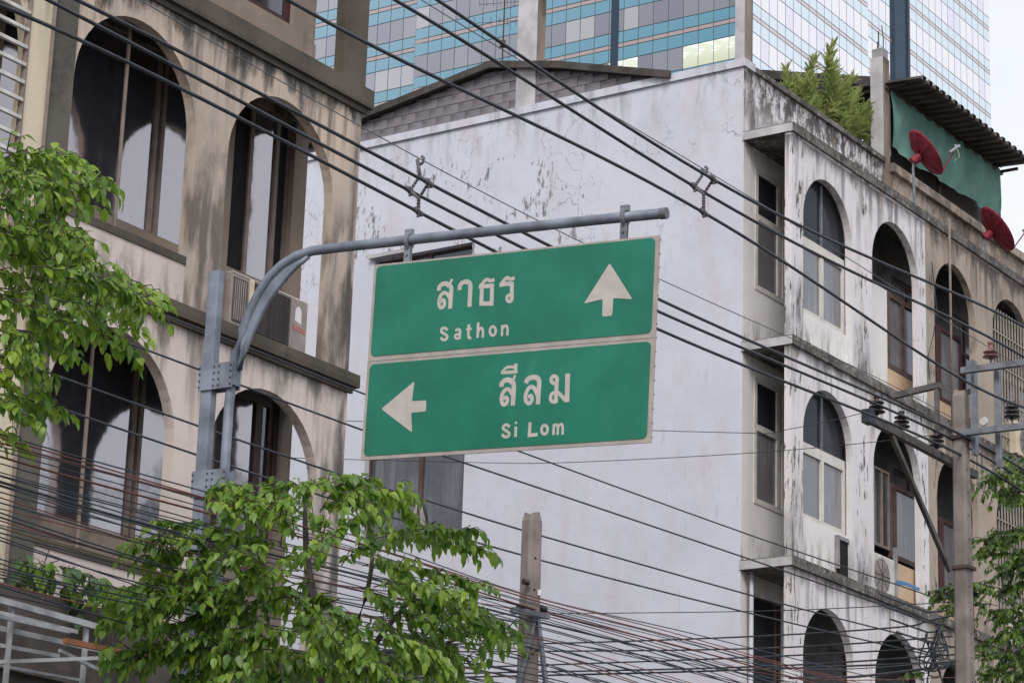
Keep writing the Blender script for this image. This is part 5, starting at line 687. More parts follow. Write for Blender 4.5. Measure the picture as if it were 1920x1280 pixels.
for face, segs in (('L', SEG_L), ('R', SEG_R)):
    for s0, s1, off in segs:
        ncol = int(round((s1 - s0) / PW))
        for c in range(ncol):
            s = s0 + c * PW
            for k in range(-4, 12):
                for kind, h0, h1 in levels:
                    z = FZ + k * FP + h0; h = h1 - h0
                    if face == 'L':
                        vis = s < 42 and z < 93.5 and z > (79 if s < 12 else 80.5)
                        x, y = off, s + .035
                    else:
                        vis = z < 84.5 + s * .38 and z > 78.9 + s * .18
                        x, y = s + .035, off
                    if kind == 'w':
                        mat = win_mat(face, s, k)
                        if vis: pane('w', face, x, y, z + .035, h, mat, 'window_pane'); continue
                    if kind == 't' and vis and n_sp < 299 and (face == 'L' or c % 2 == 0 or True):
                        if face == 'L' or n_sp < 299:
                            n_sp += 1; pane('t', face, x, y, z + .035, h, M['t_teal'], 'spandrel_panel'); continue
                    mm = rest[kind]
                    if face == 'L': mm.box(x, x + .06, y, y + PW - .07, z + .035, z + h - .035)
                    else: mm.box(x, x + PW - .07, y - .06, y, z + .035, z + h - .035)
tag(rest['w'].build('more_window_panes', M['t_win'], GT, fix=False), kind='stuff')
tag(rest['t'].build('more_spandrel_panels', M['t_teal'], GT, fix=False), kind='stuff')
tag(rest['b'].build('beige_bands', M['t_band'], GT, fix=False), kind='stuff')
m = MB()                                                     # dark backing that shows in the joints
for s0, s1, off in SEG_L: m.box(off + .045, off + .5, s0, s1, 60, 132)
for s0, s1, off in SEG_R: m.box(s0, s1, off - .045, off + 1.3, 60, 132)
m.box(0.045, .6, -.6, .2, 60, 132)
m.build('mullion_grid', M['t_mull'], GT, fix=False)
m = MB(); m.box(27.5, 30.05, .5, 1.5, 60, 132); m.box(-.02, .3, 11.05, 11.75, 60, 132); m.build('dark_service_strip', M['t_strip'], GT, fix=False)
# ================================================================== ROAD SIGN on its arm
SGN_C = Vector((-0.0309, 17.0149, 6.65))
SX = Vector((0.86362, -0.50222, -0.04396)); SV = Vector((0.02240, -0.04889, 0.99855)); SN = SX.cross(SV).normalized(); SV = SN.cross(SX)
MS = Matrix(((SX.x, SV.x, SN.x, SGN_C.x), (SX.y, SV.y, SN.y, SGN_C.y), (SX.z, SV.z, SN.z, SGN_C.z), (0, 0, 0, 1)))
RS = thing('road_sign', 'green direction sign for Sathon and Si Lom with two white arrows', 'road sign')
RS.matrix_world = MS
def rrect(x0, x1, y0, y1, r, n=6):
    pts = []
    for cx, cy, a0 in ((x1 - r, y1 - r, 0), (x0 + r, y1 - r, 90), (x0 + r, y0 + r, 180), (x1 - r, y0 + r, 270)):
        for k in range(n + 1): a = R(a0 + 90 * k / n); pts.append((cx + r * math.cos(a), cy + r * math.sin(a)))
    return pts
m = MB(); m.prism([(-1.109, -.692), (1.109, -.692), (1.109, .692), (-1.109, .692)], -.012, 0); m.build('backing_plate', M['sign_frame'], RS, bevel=.002)
box('frame_joint', M['ac_dark'], RS, -1.10, 1.10, -.0005, .0015, .0002, .0012)
for y0, y1 in ((.034, .677), (-.664, -.022)):
    m = MB(); m.prism(rrect(-1.085, 1.078, y0, y1, .035), .001, .004); m.build('sign_panel', M['sign_green'], RS)
for y in (.63, .12, -.10, -.6):
    m = MB(); m.box(-1.08, 1.08, y - .02, y + .02, -.05, -.0125); m.build('stiffener', M['galv'], RS)
m = MB()
for k in range(15): m.box(1.1095, 1.116, -.66 + k * .094, -.652 + k * .094, -.010, .0)
tag(m.build('edge_rivets', M['galv'], RS), kind='stuff')
def shape(name, poly):
    m = MB(); m.prism(poly, .0042, .0056); return m.build(name, M['sign_white'], RS)
def soft(poly, r=.014):
    out = []; n = len(poly)
    for i in range(n):
        p = Vector(poly[i]); a = (Vector(poly[i - 1]) - p); b = (Vector(poly[(i + 1) % n]) - p)
        ca, cb = p + a.normalized() * min(r, a.length * .3), p + b.normalized() * min(r, b.length * .3)
        for k in range(4):
            t = k / 3; q = ca * (1 - t) ** 2 + p * 2 * t * (1 - t) + cb * t * t; out.append((q.x, q.y))
    return out
shape('up_arrow', soft([(.749, .533), (.930, .272), (.787, .292), (.787, .172), (.711, .172), (.711, .292), (.570, .272)]))
shape('left_arrow', soft([(-.966, -.343), (-.712, -.165), (-.724, -.305), (-.608, -.305), (-.606, -.383), (-.722, -.383), (-.706, -.522)]))
def ribbon(m, pts, w, sm, z):
    P2 = [Vector((x, y, 0)) for x, y in pts]
    if sm and len(P2) > 2: P2 = smooth_pts(P2, 5)
    n = len(P2); closed = (P2[0] - P2[-1]).length < 1e-4; L = []
    for k in range(n):
        if closed: a = P2[k - 1] if k else P2[-2]; b = P2[k + 1] if k < n - 1 else P2[1]
        else: a = P2[max(k - 1, 0)]; b = P2[min(k + 1, n - 1)]
        t1 = (P2[k] - a); t2 = (b - P2[k]); t1 = t1.normalized() if t1.length else t2.normalized(); t2 = t2.normalized() if t2.length else t1
        t = (t1 + t2).normalized(); nn = Vector((-t.y, t.x, 0)); c = max(.55, nn.dot(Vector((-t1.y, t1.x, 0)))); L.append((P2[k] + nn * (w / 2 / c), P2[k] - nn * (w / 2 / c)))
    i = len(m.v)
    for a, b in L: m.v += [(a.x, a.y, z), (b.x, b.y, z)]
    for k in range(n - 1): q = i + 2 * k; m.f.append((q, q + 1, q + 3, q + 2)); m.mi.append(0)
def smooth_pts(pts, n=5):
    out = []; L = len(pts)
    for i in range(L - 1):
        p0, p1, p2, p3 = pts[max(i - 1, 0)], pts[i], pts[i + 1], pts[min(i + 2, L - 1)]
        for k in range(n):
            t = k / n; out.append(.5 * ((2 * p1) + (p2 - p0) * t + (2 * p0 - 5 * p1 + 4 * p2 - p3) * t * t + (3 * p1 - p0 - 3 * p2 + p3) * t ** 3))
    out.append(pts[-1]); return out
for thai, strokes in GLYPHS:                         # every character of the two place names is a part
    m = MB()
    for k, (pts, w, sm) in enumerate(strokes): ribbon(m, pts, w, sm, .0046 + k * .0003)
    m.build('thai_letter' if thai else 'latin_letter', M['sign_white'], RS, fix=False)
# hangers over the arm (belong to the sign)
for hx in (-.846, .835):
    m = MB(); m.box(hx - .024, hx + .024, .69, .80, -.030, -.022); m.box(hx - .024, hx + .024, .69, .80, -.008, -.0005)
    m.build('hanger_strap', M['galv'], RS)
    m = MB(); m.tube([(hx, .845 + .047 * math.cos(t), -.015 + .047 * math.sin(t)) for t in [2 * math.pi * k / 16 for k in range(17)]], .017, 6); m.build('pipe_clamp', M['galv'], RS)
    m = MB(); m.box(hx - .03, hx + .03, .885, .925, -.03, .0); m.tube([(hx, .74, -.045), (hx, .74, .012)], .009, 6); m.tube([(hx, .79, -.045), (hx, .79, .012)], .009, 6); m.build('clamp_bolts', M['galv'], RS)

# ------------------------------------------------------------------ the pole that carries it
PB = MS @ Vector((-2.447, 0, 0)); PX, PY = PB.x, PB.y
SPO = thing('sign_pole', 'grey blue post with curved pipe arm that carries the green sign', 'pole', (PX, PY, 0))
yaw_s = math.atan2(SX.y, SX.x)
def S2P(x, y, z=0):                                  # sign coordinates -> pole local
    p = MS @ Vector((x, y, z)); return (p.x - PX, p.y - PY, p.z)
def vert(x, y, z=0):                                 # same, but plumb under x (posts are vertical)
    p = MS @ Vector((x, 0, z)); q = MS @ Vector((x, y, z)); return (p.x - PX, p.y - PY, q.z)
ex = Vector((math.cos(yaw_s), math.sin(yaw_s), 0)); ey = Vector((-math.sin(yaw_s), math.cos(yaw_s), 0))
zt = (MS @ Vector((-2.45, .775, 0))).z
m = MB(); hw_, hd = .047, .036
cs = [ex * -hw_ - ey * hd, ex * hw_ - ey * hd, ex * hw_ + ey * hd, ex * -hw_ + ey * hd]
m.prism([(c.x, c.y) for c in cs], .14, zt); m.build('post', M['pole_paint'], SPO, bevel=.008)
arm_x = -2.262 + 2.447
ax_, ay_ = (ex * arm_x).x, (ex * arm_x).y
arm = [(ax_ - .0, ay_, .6), (ax_, ay_, 4.0), (ax_, ay_, 6.3)]
m = MB(); pts = [(ax_, ay_, z) for z in (3.2, 4.2, 5.2, 6.0, 6.5)]
curve = [(-2.258, .00), (-2.236, .16), (-2.200, .31), (-2.148, .45), (-2.083, .575), (-2.002, .685), (-1.90, .768), (-1.78, .822), (-1.65, .848), (-1.4, .851), (-.9, .85), (0, .85), (.6, .848), (1.145, .842)]
pts += [S2P(x, y, -.015) for x, y in curve]
m.tube(pts, .0355, 14); m.build('curved_arm', M['pole_paint'], SPO, smooth=True)
m = MB(); e = S2P(1.147, .842, -.015); e0 = S2P(1.10, .842, -.015); m.tube([e0, e], .039, 14); m.build('arm_end_cap', M['galv'], SPO)
m = MB()                                             # gusset web under the bend
ins = [(-2.20, .02), (-2.165, .17), (-2.12, .29), (-2.06, .41), (-1.99, .525), (-1.915, .615), (-1.83, .70), (-1.76, .76), (-1.68, .81)]
outp = [(-2.258, .00), (-2.236, .16), (-2.200, .31), (-2.148, .45), (-2.083, .575), (-2.002, .685), (-1.90, .768), (-1.78, .822), (-1.65, .848)]
for k in range(8):
    for zz in (-.022, -.008): m.quad(S2P(*ins[k], zz), S2P(*ins[k + 1], zz), S2P(*outp[k + 1], zz), S2P(*outp[k], zz))
m.build('arm_web', M['pole_paint'], SPO)
m = MB(); m.tube([S2P(x, y, -.015) for x, y in ins], .02, 8); m.build('lower_rib', M['pole_paint'], SPO, smooth=True)
zc = (MS @ Vector((-2.4, -.03, 0))).z
for zc_, nm in ((zc, 'clamp_band'), (zc - .78, 'clamp_band')):
    m = MB()
    for off in (-.047, .047):
        c = ey * off; a = ex * -.058 + c; b = ex * (arm_x + .048) + c
        m.bar((a.x, a.y, zc_), (b.x, b.y, zc_), .012, .19)
    for xx in (-.055, arm_x + .046, .090):
        c1 = ex * xx - ey * .046; c2 = ex * xx + ey * .046; m.bar((c1.x, c1.y, zc_), (c2.x, c2.y, zc_), .014, .15)
    o = m.build(nm, M['pole_paint'], SPO)
    m = MB()
    for xx in (-.05, .075, .118, arm_x + .035):
        for dz in (-.07, -.025, .025, .07):
            c = ex * xx - ey * .050; c2 = ex * xx - ey * .062; m.tube([(c.x, c.y, zc_ + dz), (c2.x, c2.y, zc_ + dz)], .0065, 6)
    tag(m.build('bolts', M['rusty'], o), kind='stuff')
m = MB(); m.box(-.2, .2, -.2, .2, .14, .165); m.build('base_plate', M['galv'], SPO)

# ================================================================== UTILITY POLES
def utility_pole(name, label, x, y, top, w_top, w_bot, rot, holes=True, lean=(0, 0)):
    t = thing(name, label, 'utility pole', (x, y, 0), rot)
    m = MB(); n = 4
    c = .16
    def ring(w, z, s=1.0):
        h = w / 2; b = h * (1 - 2 * c)
        return [(h, -b, z), (h, b, z), (b, h, z), (-b, h, z), (-h, b, z), (-h, -b, z), (-b, -h, z), (b, -h, z)]
    rings = [ring(w_bot, 0), ring(w_top, top - .07), [(p[0] * .72, p[1] * .8, top + .02 * math.sin(i * 2.1)) for i, p in enumerate(ring(w_top, top))]]
    for r in rings: m.v += r
    for k in range(2):
        for j in range(8): m.f.append((k * 8 + j, k * 8 + (j + 1) % 8, k * 8 + 8 + (j + 1) % 8, k * 8 + 8 + j)); m.mi.append(0)
    m.f.append(tuple(range(16, 24))); m.mi.append(0)
    m.build('shaft', M['utility'], t)
    if holes:
        m = MB()
        z = top - .42; k = 0
        while z > 3:
            h = (w_top + (w_bot - w_top) * (1 - z / top)) / 2
            m.lathe([(.011, -.004), (.011, .004)], (-h * .15, -h - .0, z), 8, (0, 1, 0)); m.lathe([(.011, -.004), (.011, .004)], (h + .0, h * .1, z - .08), 8, (1, 0, 0))
            z -= .29; k += 1
        tag(m.build('bolt_holes', M['hole'], t), kind='stuff')
    return t
cp = utility_pole('utility_pole', 'bare concrete pole top in front of the blank white wall', .237, 23.60, 7.06, .15, .20, R(38))
m = MB()                                             # angle brackets, insulators and stays
m.bar((-.30, -.12, 6.12), (.12, -.12, 6.12), .05, .05); m.build('cross_bracket', M['galv'], cp)
m = MB(); m.bar((-.02, -.115, 6.12), (-.36, -.13, 4.9), .035, .035); m.bar((-.0, -.115, 6.12), (.24, -.12, 4.9), .035, .035); m.build('stay', M['galv'], cp)
for (x, y, z) in ((-.13, -.10, 6.40), (.12, -.05, 6.20), (-.20, -.12, 6.15)):
    m = MB(); m.lathe([(.018, -.035), (.03, -.03), (.018, -.01), (.03, .01), (.03, .028), (.014, .035)], (x, y, z), 10, (1, .2, 0)); m.build('spool_insulator', M['porcelain'], cp)
m = MB(); m.prism([(-.018, -.03), (.02, -.02), (.018, .03), (-.02, .02)], -.001, .001); o = m.build('reflector_tag', M['paper'], cp); o.rotation_euler = (R(90), 0, 0); o.location = (.03, -.098, 6.33)

RPX, RPY = 5.54, 31.52
rp = utility_pole('utility_pole', 'concrete power pole at right with steel crossarms and brown insulators', RPX, RPY, 10.62, .17, .25, FRAME_ROT)
def rl(a, d, z): return (a + 5.0, -(d - 5.87), z)    # street frame -> pole local (pole stands at a=-5.0, d=5.87)
m = MB(); m.bar(rl(-7.25, 5.72, 9.76), rl(-4.25, 5.72, 9.74), .075, .095); m.build('crossarm', M['arm_dark'], rp)
m = MB(); m.bar(rl(-6.62, 5.72, 9.70), rl(-5.12, 5.75, 8.36), .05, .06); m.build('arm_brace', M['arm_dark'], rp)
m = MB(); m.bar(rl(-5.12, 5.95, 10.84), rl(-5.12, 8.1, 10.82), .075, .075); m.build('crossarm', M['galv'], rp)
m = MB(); m.bar(rl(-5.12, 5.95, 10.05), rl(-5.12, 8.1, 10.03), .075, .075); m.build('crossarm', M['galv'], rp)
m = MB(); m.bar(rl(-4.98, 6.36, 10.9), rl(-4.98, 6.36, 9.6), .06, .06, up=(0, 1, 0)); m.bar(rl(-4.96, 6.04, 11.0), rl(-4.96, 6.04, 9.8), .10, .05, up=(0, 1, 0)); m.build('arm_post', M['galv'], rp)
m = MB(); m.bar(rl(-5.05, 5.0, 10.66), rl(-5.05, 5.62, 10.72), .07, .07); m.bar(rl(-5.05, 5.6, 10.72), rl(-5.02, 5.86, 10.58), .05, .05); m.bar(rl(-5.0, 5.84, 10.56), rl(-4.9, 6.05, 10.66), .05, .05); m.bar(rl(-5.05, 5.58, 10.72), rl(-5.05, 5.58, 10.1), .05, .05, up=(0, 1, 0)); m.build('top_bracket', M['arm_dark'], rp)
for z in (10.02, 8.4): 
    m = MB(); h = .11; m.box(-h - .01, h + .01, -h - .01, h + .01, z - .02, z + .02); m.build('clamp_band', M['rusty'], rp)
def insulator(parent, p, s=1.0, mat=None, n=3):
    prof = [(.022, -.10)]
    for k in range(n):
        z = -.075 + k * .055; prof += [(.03, z), (.098 - .006 * k, z + .006), (.10 - .006 * k, z + .018), (.034, z + .042)]
    prof += [(.032, .095), (.04, .105), (.04, .125), (.02, .13)]
    m = MB(); m.lathe([(r * s, h * s) for r, h in prof], p, 18); o = m.build('insulator', mat or M['porcelain'], parent, smooth=True)
    m = MB(); m.tube([(p[0], p[1], p[2] - .17 * s), (p[0], p[1], p[2] - .09 * s)], .014, 6); m.build('insulator_pin', M['galv'], parent)
for a, z in ((-7.0, 9.95), (-6.34, 9.93), (-5.38, 9.92)): insulator(rp, rl(a, 5.72, z))
insulator(rp, rl(-5.12, 6.60, 10.24)); insulator(rp, rl(-5.12, 6.34, 11.03), 1.0, M['porcelain_red'], 2); insulator(rp, rl(-5.12, 7.3, 11.03), 1.0, M['porcelain'], 3)
m = MB(); m.box(*[v for p in zip(rl(-7.28, 5.76, 9.70), rl(-7.12, 5.66, 9.86)) for v in p]); m.build('dead_end_clamp', M['cable'], rp)
m = MB(); m.lathe([(.05, -.02), (.06, 0), (.05, .02)], rl(-5.05, 6.2, 10.18), 12, (1, 0, 0)); m.build('shackle', M['ac_white'], rp)
# loops of slack telecom cable and boxes tied to the pole low down
m = MB(); rr = random.Random(4)
for k in range(9):
    c = Vector(rl(-5.25 - rr.random() * .3, 5.7 + rr.uniform(-.1, .1), 7.2 + rr.uniform(-.25, .35))); r = rr.uniform(.12, .28)
    m.tube([(c.x + r * .6 * math.cos(t), c.y + .05 * math.sin(2 * t), c.z + r * math.sin(t)) for t in [2 * math.pi * q / 20 for q in range(21)]], .010, 5)
for k in range(6):
    z = 7.1 + k * .12; m.tube([rl(-6.3 - k * .15, 5.75, z + .02), rl(-5.7, 5.72, z + .05), rl(-5.15, 5.7, z + .12 + .05 * (k % 2))], .012, 5)
m.build('cable_slack', M['cable'], rp)

# ================================================================== CABLES
def smooth_pts(pts, n=5):
    out = []; L = len(pts)
    for i in range(L - 1):
        p0, p1, p2, p3 = pts[max(i - 1, 0)], pts[i], pts[i + 1], pts[min(i + 2, L - 1)]
        for k in range(n):
            t = k / n; out.append(.5 * ((2 * p1) + (p2 - p0) * t + (2 * p0 - 5 * p1 + 4 * p2 - p3) * t * t + (3 * p1 - p0 - 3 * p2 + p3) * t ** 3))
    out.append(pts[-1]); return out
def cable(pts, r, mat, name, label, group, n=6):
    o3 = Vector(pts[0]); m = MB(); m.tube([p - o3 for p in pts], r, n)
    o = m.build(name, mat, fix=False, smooth=True); o.location = o3; return tag(o, label, 'cable', group)
def fit_line(az):
    """a cable hangs as a smooth shallow curve: least-squares cubic through the measured points"""
    a = np.array([p[0] for p in az]); z = np.array([p[1] for p in az]); c = np.polyfit(a, z, min(4, len(az) - 2)); return c
hv_lab = {('left', 6.0): 'thick black cable, highest of the trio passing behind the green sign',
          ('left', 5.8): 'thick black cable, middle one of the trio passing behind the green sign',
          ('left', 5.9): 'thick black cable, lowest of the trio passing behind the green sign',
          ('messenger', 5.9): 'thin steel wire running through the hook of the left cable spacer',
          ('right', 7.3): 'thick black cable, lowest of the trio passing above the sign arm',
          ('right', 7.2): 'thick black cable, middle one of the trio passing above the sign arm',
          ('right', 7.4): 'thick black cable, highest of the trio passing above the sign arm',
          ('messenger', 7.3): 'thin steel wire running through the hook of the right cable spacer'}
HVC = {}
for nm, d, r, az in DATA['HV']:
    inn = az[1:-1] if nm != 'messenger' else az
    c = fit_line(inn); HVC[(nm, d)] = (c, d)
    a0, a1 = az[0][0], az[-1][0]
    if nm == 'messenger' or True:
        aa = np.linspace(inn[0][0], inn[-1][0], 40); pts = [P(a, d, float(np.polyval(c, a))) for a in aa]
        s0 = (pts[0] - pts[1]).normalized(); pts = [pts[0] + s0 * 12] + pts
        s1 = (pts[-1] - pts[-2]).normalized(); pts = pts + [pts[-1] + s1 * (10 if inn[-1][0] > -5 else .3)]
    cable(pts, r, M['cable'] if nm != 'messenger' else M['steel_wire'], 'power_cable' if nm != 'messenger' else 'messenger_wire', hv_lab[(nm, d)], 'power cables over the street')
def hvz(nm, d, a): return float(np.polyval(HVC[(nm, d)][0], a))
# spacers that hold the three cables apart
def spacer(label, kind, ds, a0, ring_a):
    """ds = (street side, house side, lowest, messenger) offsets"""
    dR, dL, dB, dM = ds
    a = a0
    pr = P(a, dR, hvz(kind, dR, a)); pl = P(a, dL, hvz(kind, dL, a)); pb = P(a, dB, hvz(kind, dB, a)); pm = P(a, dM, hvz('messenger', dM, a))
    t = thing('cable_spacer', label, 'cable spacer', pm)
    mid = (pr + pl) / 2
    node_t = Vector((mid.x, mid.y, max(pr.z, pl.z) + .085)); node_b = Vector((mid.x, mid.y, min(pr.z, pl.z) - .09))
    m = MB()
    def rib(p, q, r=.0135):
        k = max(4, int((q - p).length / .014)); 
        dirv = (q - p).normalized(); prof = []
        for i in range(k + 1): prof.append((r * (1.25 if i % 2 else .75), (q - p).length * i / k))
        m.lathe(prof, p - pm, 10, dirv)
    rib(node_t, pl); rib(node_t, pr); rib(pl, node_b); rib(pr, node_b); rib(node_b, pb, .016)
    m.build('spacer_body', M['polymer'], t, smooth=False)
    m = MB(); c = (pm + Vector((0, 0, -.01))); rr_ = .036
    hook = [c - pm + Vector((UX * 0, 0, 0)) + Vector((NX * rr_ * math.cos(th), NY * rr_ * math.cos(th), rr_ * math.sin(th))) for th in [R(-200 + 270 * k / 12) for k in range(13)]]
    m.tube([tuple(h) for h in hook], .014, 8); m.tube([tuple(hook[0]), tuple((hook[0] + (node_t - pm)) / 2 + Vector((0, 0, 0))), tuple(node_t - pm)], .017, 8)
    m.build('hook', M['polymer'], t, smooth=True)
    ax = Vector((UX, UY, -.2)).normalized()
    for p in (pl, pr, pb):
        m = MB(); m.lathe([(.018, -.06), (.028, -.045), (.023, -.02), (.030, 0), (.023, .02), (.028, .045), (.018, .06)], p - pm, 10, ax); m.tube([tuple(p - pm + Vector((0, 0, -.05))), tuple(p - pm + Vector((0, 0, .04)))], .014, 6)
        m.build('cable_clamp', M['polymer'], t)
spacer('grey diamond cable spacer on the left, above the sign\'s top left corner', 'left', (6.0, 5.8, 5.9, 5.9), -16.37, 0)
spacer('grey diamond cable spacer on the right, past the tip of the sign arm', 'right', (7.4, 7.2, 7.3, 7.3), -13.79, 0)
# low-voltage lines
ml = ['thin black wire, highest of four spaced lines, along the brown building\'s lower cornice', 'thin black wire, second highest of the four spaced lines behind the sign',
      'thin black wire, third highest of the four spaced lines', 'thin black wire, lowest of the four spaced lines above the cable bundle']
for i, (d, r, az) in enumerate(DATA['MID']):
    pts = smooth_pts([P(a, d, z) for a, z in az], 3); pts = [pts[0] + (pts[0] - pts[1]).normalized() * 10] + pts
    cable(pts, r, M['cable'], 'service_wire', ml[i], 'four spaced service wires')
rt2 = random.Random(8)
ORD = 'first second third fourth fifth sixth seventh eighth ninth tenth eleventh twelfth thirteenth fourteenth fifteenth sixteenth seventeenth eighteenth nineteenth twentieth twenty-first twenty-second twenty-third'.split()
for i, (d, r, cl, az) in enumerate(DATA['TEL']):
    mat = {'k': M['cable'], 'r': M['cable_red'], 'y': M['cable_tan']}[cl]
    lab = {'k': 'black', 'r': 'reddish', 'y': 'brownish'}[cl] + ' telecom cable, ' + ORD[i] + ' from the top where the bundle enters at left'
    grp = 'telecom cables of the sagging bundle'
    pts = smooth_pts([P(a, dd_, z) for a, dd_, z in az], 6)
    ph = rt2.random() * 6
    pts = [p + Vector((0, 0, .010 * math.sin(k * .35 + ph))) for k, p in enumerate(pts)]
    pts = [pts[0] + (pts[0] - pts[1]).normalized() * 8] + pts + [pts[-1] + (pts[-1] - pts[-2]).normalized() * 6]
    cable(pts, r, mat, 'telecom_cable', lab, grp, 5)
# extra strands that leave the middle pole at their own angles
rt3 = random.Random(21)
for k in range(13):
    a0, z0 = -14.5, 6.22 - k * .075 + rt3.uniform(-.03, .03); d0 = 5.95 + rt3.uniform(-.1, .1)
    a1 = -5.2; z1 = 7.55 - k * .16 + rt3.uniform(-.15, .15) - .35
    a_1 = -21.5; zb = z0 + rt3.uniform(-.65, .12)
    pts = smooth_pts([P(a_1, d0, zb), P((a_1 + a0) / 2, d0, (zb + z0) / 2 - .10), P(a0, d0, z0), P((a0 + a1) / 2, d0, (z0 + z1) / 2 - .28 - rt3.random() * .15), P(a1, d0 - .1, z1)], 8)
    cable(pts, .0045 + .002 * rt3.random(), M['cable_red'] if k % 4 == 1 else M['cable'], 'telecom_cable',
          ('reddish' if k % 4 == 1 else 'black') + ' strand fanning right from the middle pole, ' + ORD[k] + ' highest on its shaft', 'strands between the two poles', 5)
cl_lab = ['faint level wire behind the lower half of the sign, highest on the white wall', 'faint level wire on the white wall just under the sign\'s lower edge',
          'faint level wire just above the thicker level cables near the bottom', 'black level cable, highest of the thicker set low on the white wall',
          'black level cable, second highest of the thicker set low on the white wall', None, None, None, 'short thick black cable meeting the right pole near the bottom edge']
for i, (r, pts) in enumerate(DATA['CROSS']):
    lab = cl_lab[i] or 'black level cable, ' + ORD[i - 3] + ' highest of the thicker set low on the white wall'
    p = smooth_pts([Vector(q) for q in pts], 4)
    cable(p, r, M['cable'], 'cross_cable', lab, 'level cables across the white wall' if cl_lab[i] is None else None, 6)

# ================================================================== ROOFTOP THINGS
# antenna
an = thing('tv_antenna', 'thin rusty television antenna mast on the block gable', 'antenna', P(.35, -4.9, 18.1))
m = MB(); m.tube([(0, 0, 0), (.01, 0, 2.25)], .014, 6); m.build('mast', M['rusty'], an)
for z, l in ((2.1, .42), (1.75, .5)):
    m = MB(); m.tube([(-l, .05, z + .04), (l, -.05, z + .1)], .007, 5); m.build('boom', M['galv'], an)
    m = MB()
    for k in range(8): x = -l + 2 * l * k / 7; m.tube([(x, -.22, z + .02 * k / 7 + .04), (x, .22, z + .02 * k / 7 + .08)], .004, 4)
    m.build('elements', M['galv'], an)
m = MB(); m.box(-.05, .05, -.04, .04, 1.35, 1.46); m.box(-.03, .04, -.03, .03, .1, .18); m.build('amplifier_box', M['rusty'], an)
# green net
def tarp():
    t = frame_thing('green_net', 'green shade net hung slack under the corrugated rooftop roof', 'tarp')
    m = MB(); nx, nz = 60, 16; g = []
    for i in range(nx + 1):
        for j in range(nz + 1):
            u, v = i / nx, j / nz
            a = 5.16 + 4.62 * u; z = 19.37 + .07 * u - 1.04 * v - .02 * math.sin(u * 7) * v
            d = .03 + .016 * math.sin(u * 34 + v * 2.2) * (.3 + v) + .05 * math.sin(v * math.pi) + .012 * math.sin(u * 71 + v * 5)
            d += .03 * math.sin((u * 9 - v * 2.5) * 2) * v
            if u > .93: z += (u - .93) * 1.2 * v
            m.v.append((a, -d, z))
    for i in range(nx):
        for j in range(nz):
            q = i * (nz + 1) + j; m.f.append((q, q + 1, q + nz + 2, q + nz + 1)); m.mi.append(0)
    o = m.build('net_sheet', M['tarp'], t, fix=False, smooth=True)
    m = MB(); m.tube([(5.1, -.05, 19.44), (9.85, -.05, 19.48)], .012, 6); m.tube([(9.74, -.02, 19.45), (9.78, -.05, 18.2)], .010, 5); m.build('net_rope', M['cable'], t)
tarp()
# dishes
def dish(name, label, c, tiltv, r, arm_to=None, pole_to=None):
    t = thing(name, label, 'satellite dish', c)
    ax = Vector(tiltv).normalized(); prof_o = []
    m = MB(); n = 9
    prof = [(max(.001, r * k / n), .24 * r * (k / n) ** 2) for k in range(n + 1)]
    prof2 = [(rr, h - .012) for rr, h in prof][::-1]
    i0 = len(m.v); m.lathe(prof + prof2, (0, 0, 0), 28, tuple(ax)); m.build('reflector', M['dish_red'], t, smooth=True)
    m = MB(); ref = Vector((0, 0, 1)); a = ax.cross(ref).normalized(); b = ax.cross(a)
    for k in range(8):
        an_ = 2 * math.pi * k / 8; dr = a * math.cos(an_) + b * math.sin(an_)
        m.tube([tuple(dr * r * q + ax * (.24 * r * q * q - .025)) for q in (.1, .4, .7, 1.0)], .009, 4)
    m.build('back_ribs', M['dish_red'], t)
    m = MB(); m.lathe([(.075, -.20), (.085, -.05), (.05, .0)], (0, 0, 0), 14, tuple(ax)); m.build('mount', M['dish_red'], t)
    if pole_to: m = MB(); m.tube([tuple(ax * -.16), (ax.x * -.18, ax.y * -.18, -.25), tuple(pole_to)], .024, 8); m.build('mast', M['galv'], t)
    if arm_to:
        lo = -Vector((0, 0, 1)); base = b * (r * .98) + ax * .22 * r; 
        if base.z > 0: base = -b * (r * .98) + ax * .22 * r
        m = MB(); m.tube([tuple(base), tuple(Vector(arm_to) * .97)], .012, 6); m.build('feed_arm', M['dish_red'], t)
        m = MB(); v = Vector(arm_to); m.tube([tuple(v), tuple(v - ax * .16)], .032, 10); m.box(v.x - .05, v.x + .05, v.y - .03, v.y + .03, v.z - .0, v.z + .05); m.build('receiver', M['galv'], t)
        m = MB(); m.tube([tuple(v), tuple(v + Vector((.04, .0, -.16))), tuple(v + Vector((-.05, 0, -.24)))], .006, 5); m.build('receiver_lead', M['ac_cream'], t)
c1 = P(4.86, .75, 17.93)
dish('satellite_dish', 'dark red satellite dish in front of the green net', c1, (.79, .03, .60), .455,
     arm_to=(.60, -.09, .13), pole_to=(-.12, .0, -.95))
c2 = P(8.25, .55, 17.62)
dish('satellite_dish', 'dark red satellite dish at right edge, below the end of the green net', c2, (.79, .03, .60), .47,
     arm_to=(.66, -.09, .10), pole_to=(-.1, .0, -.7))

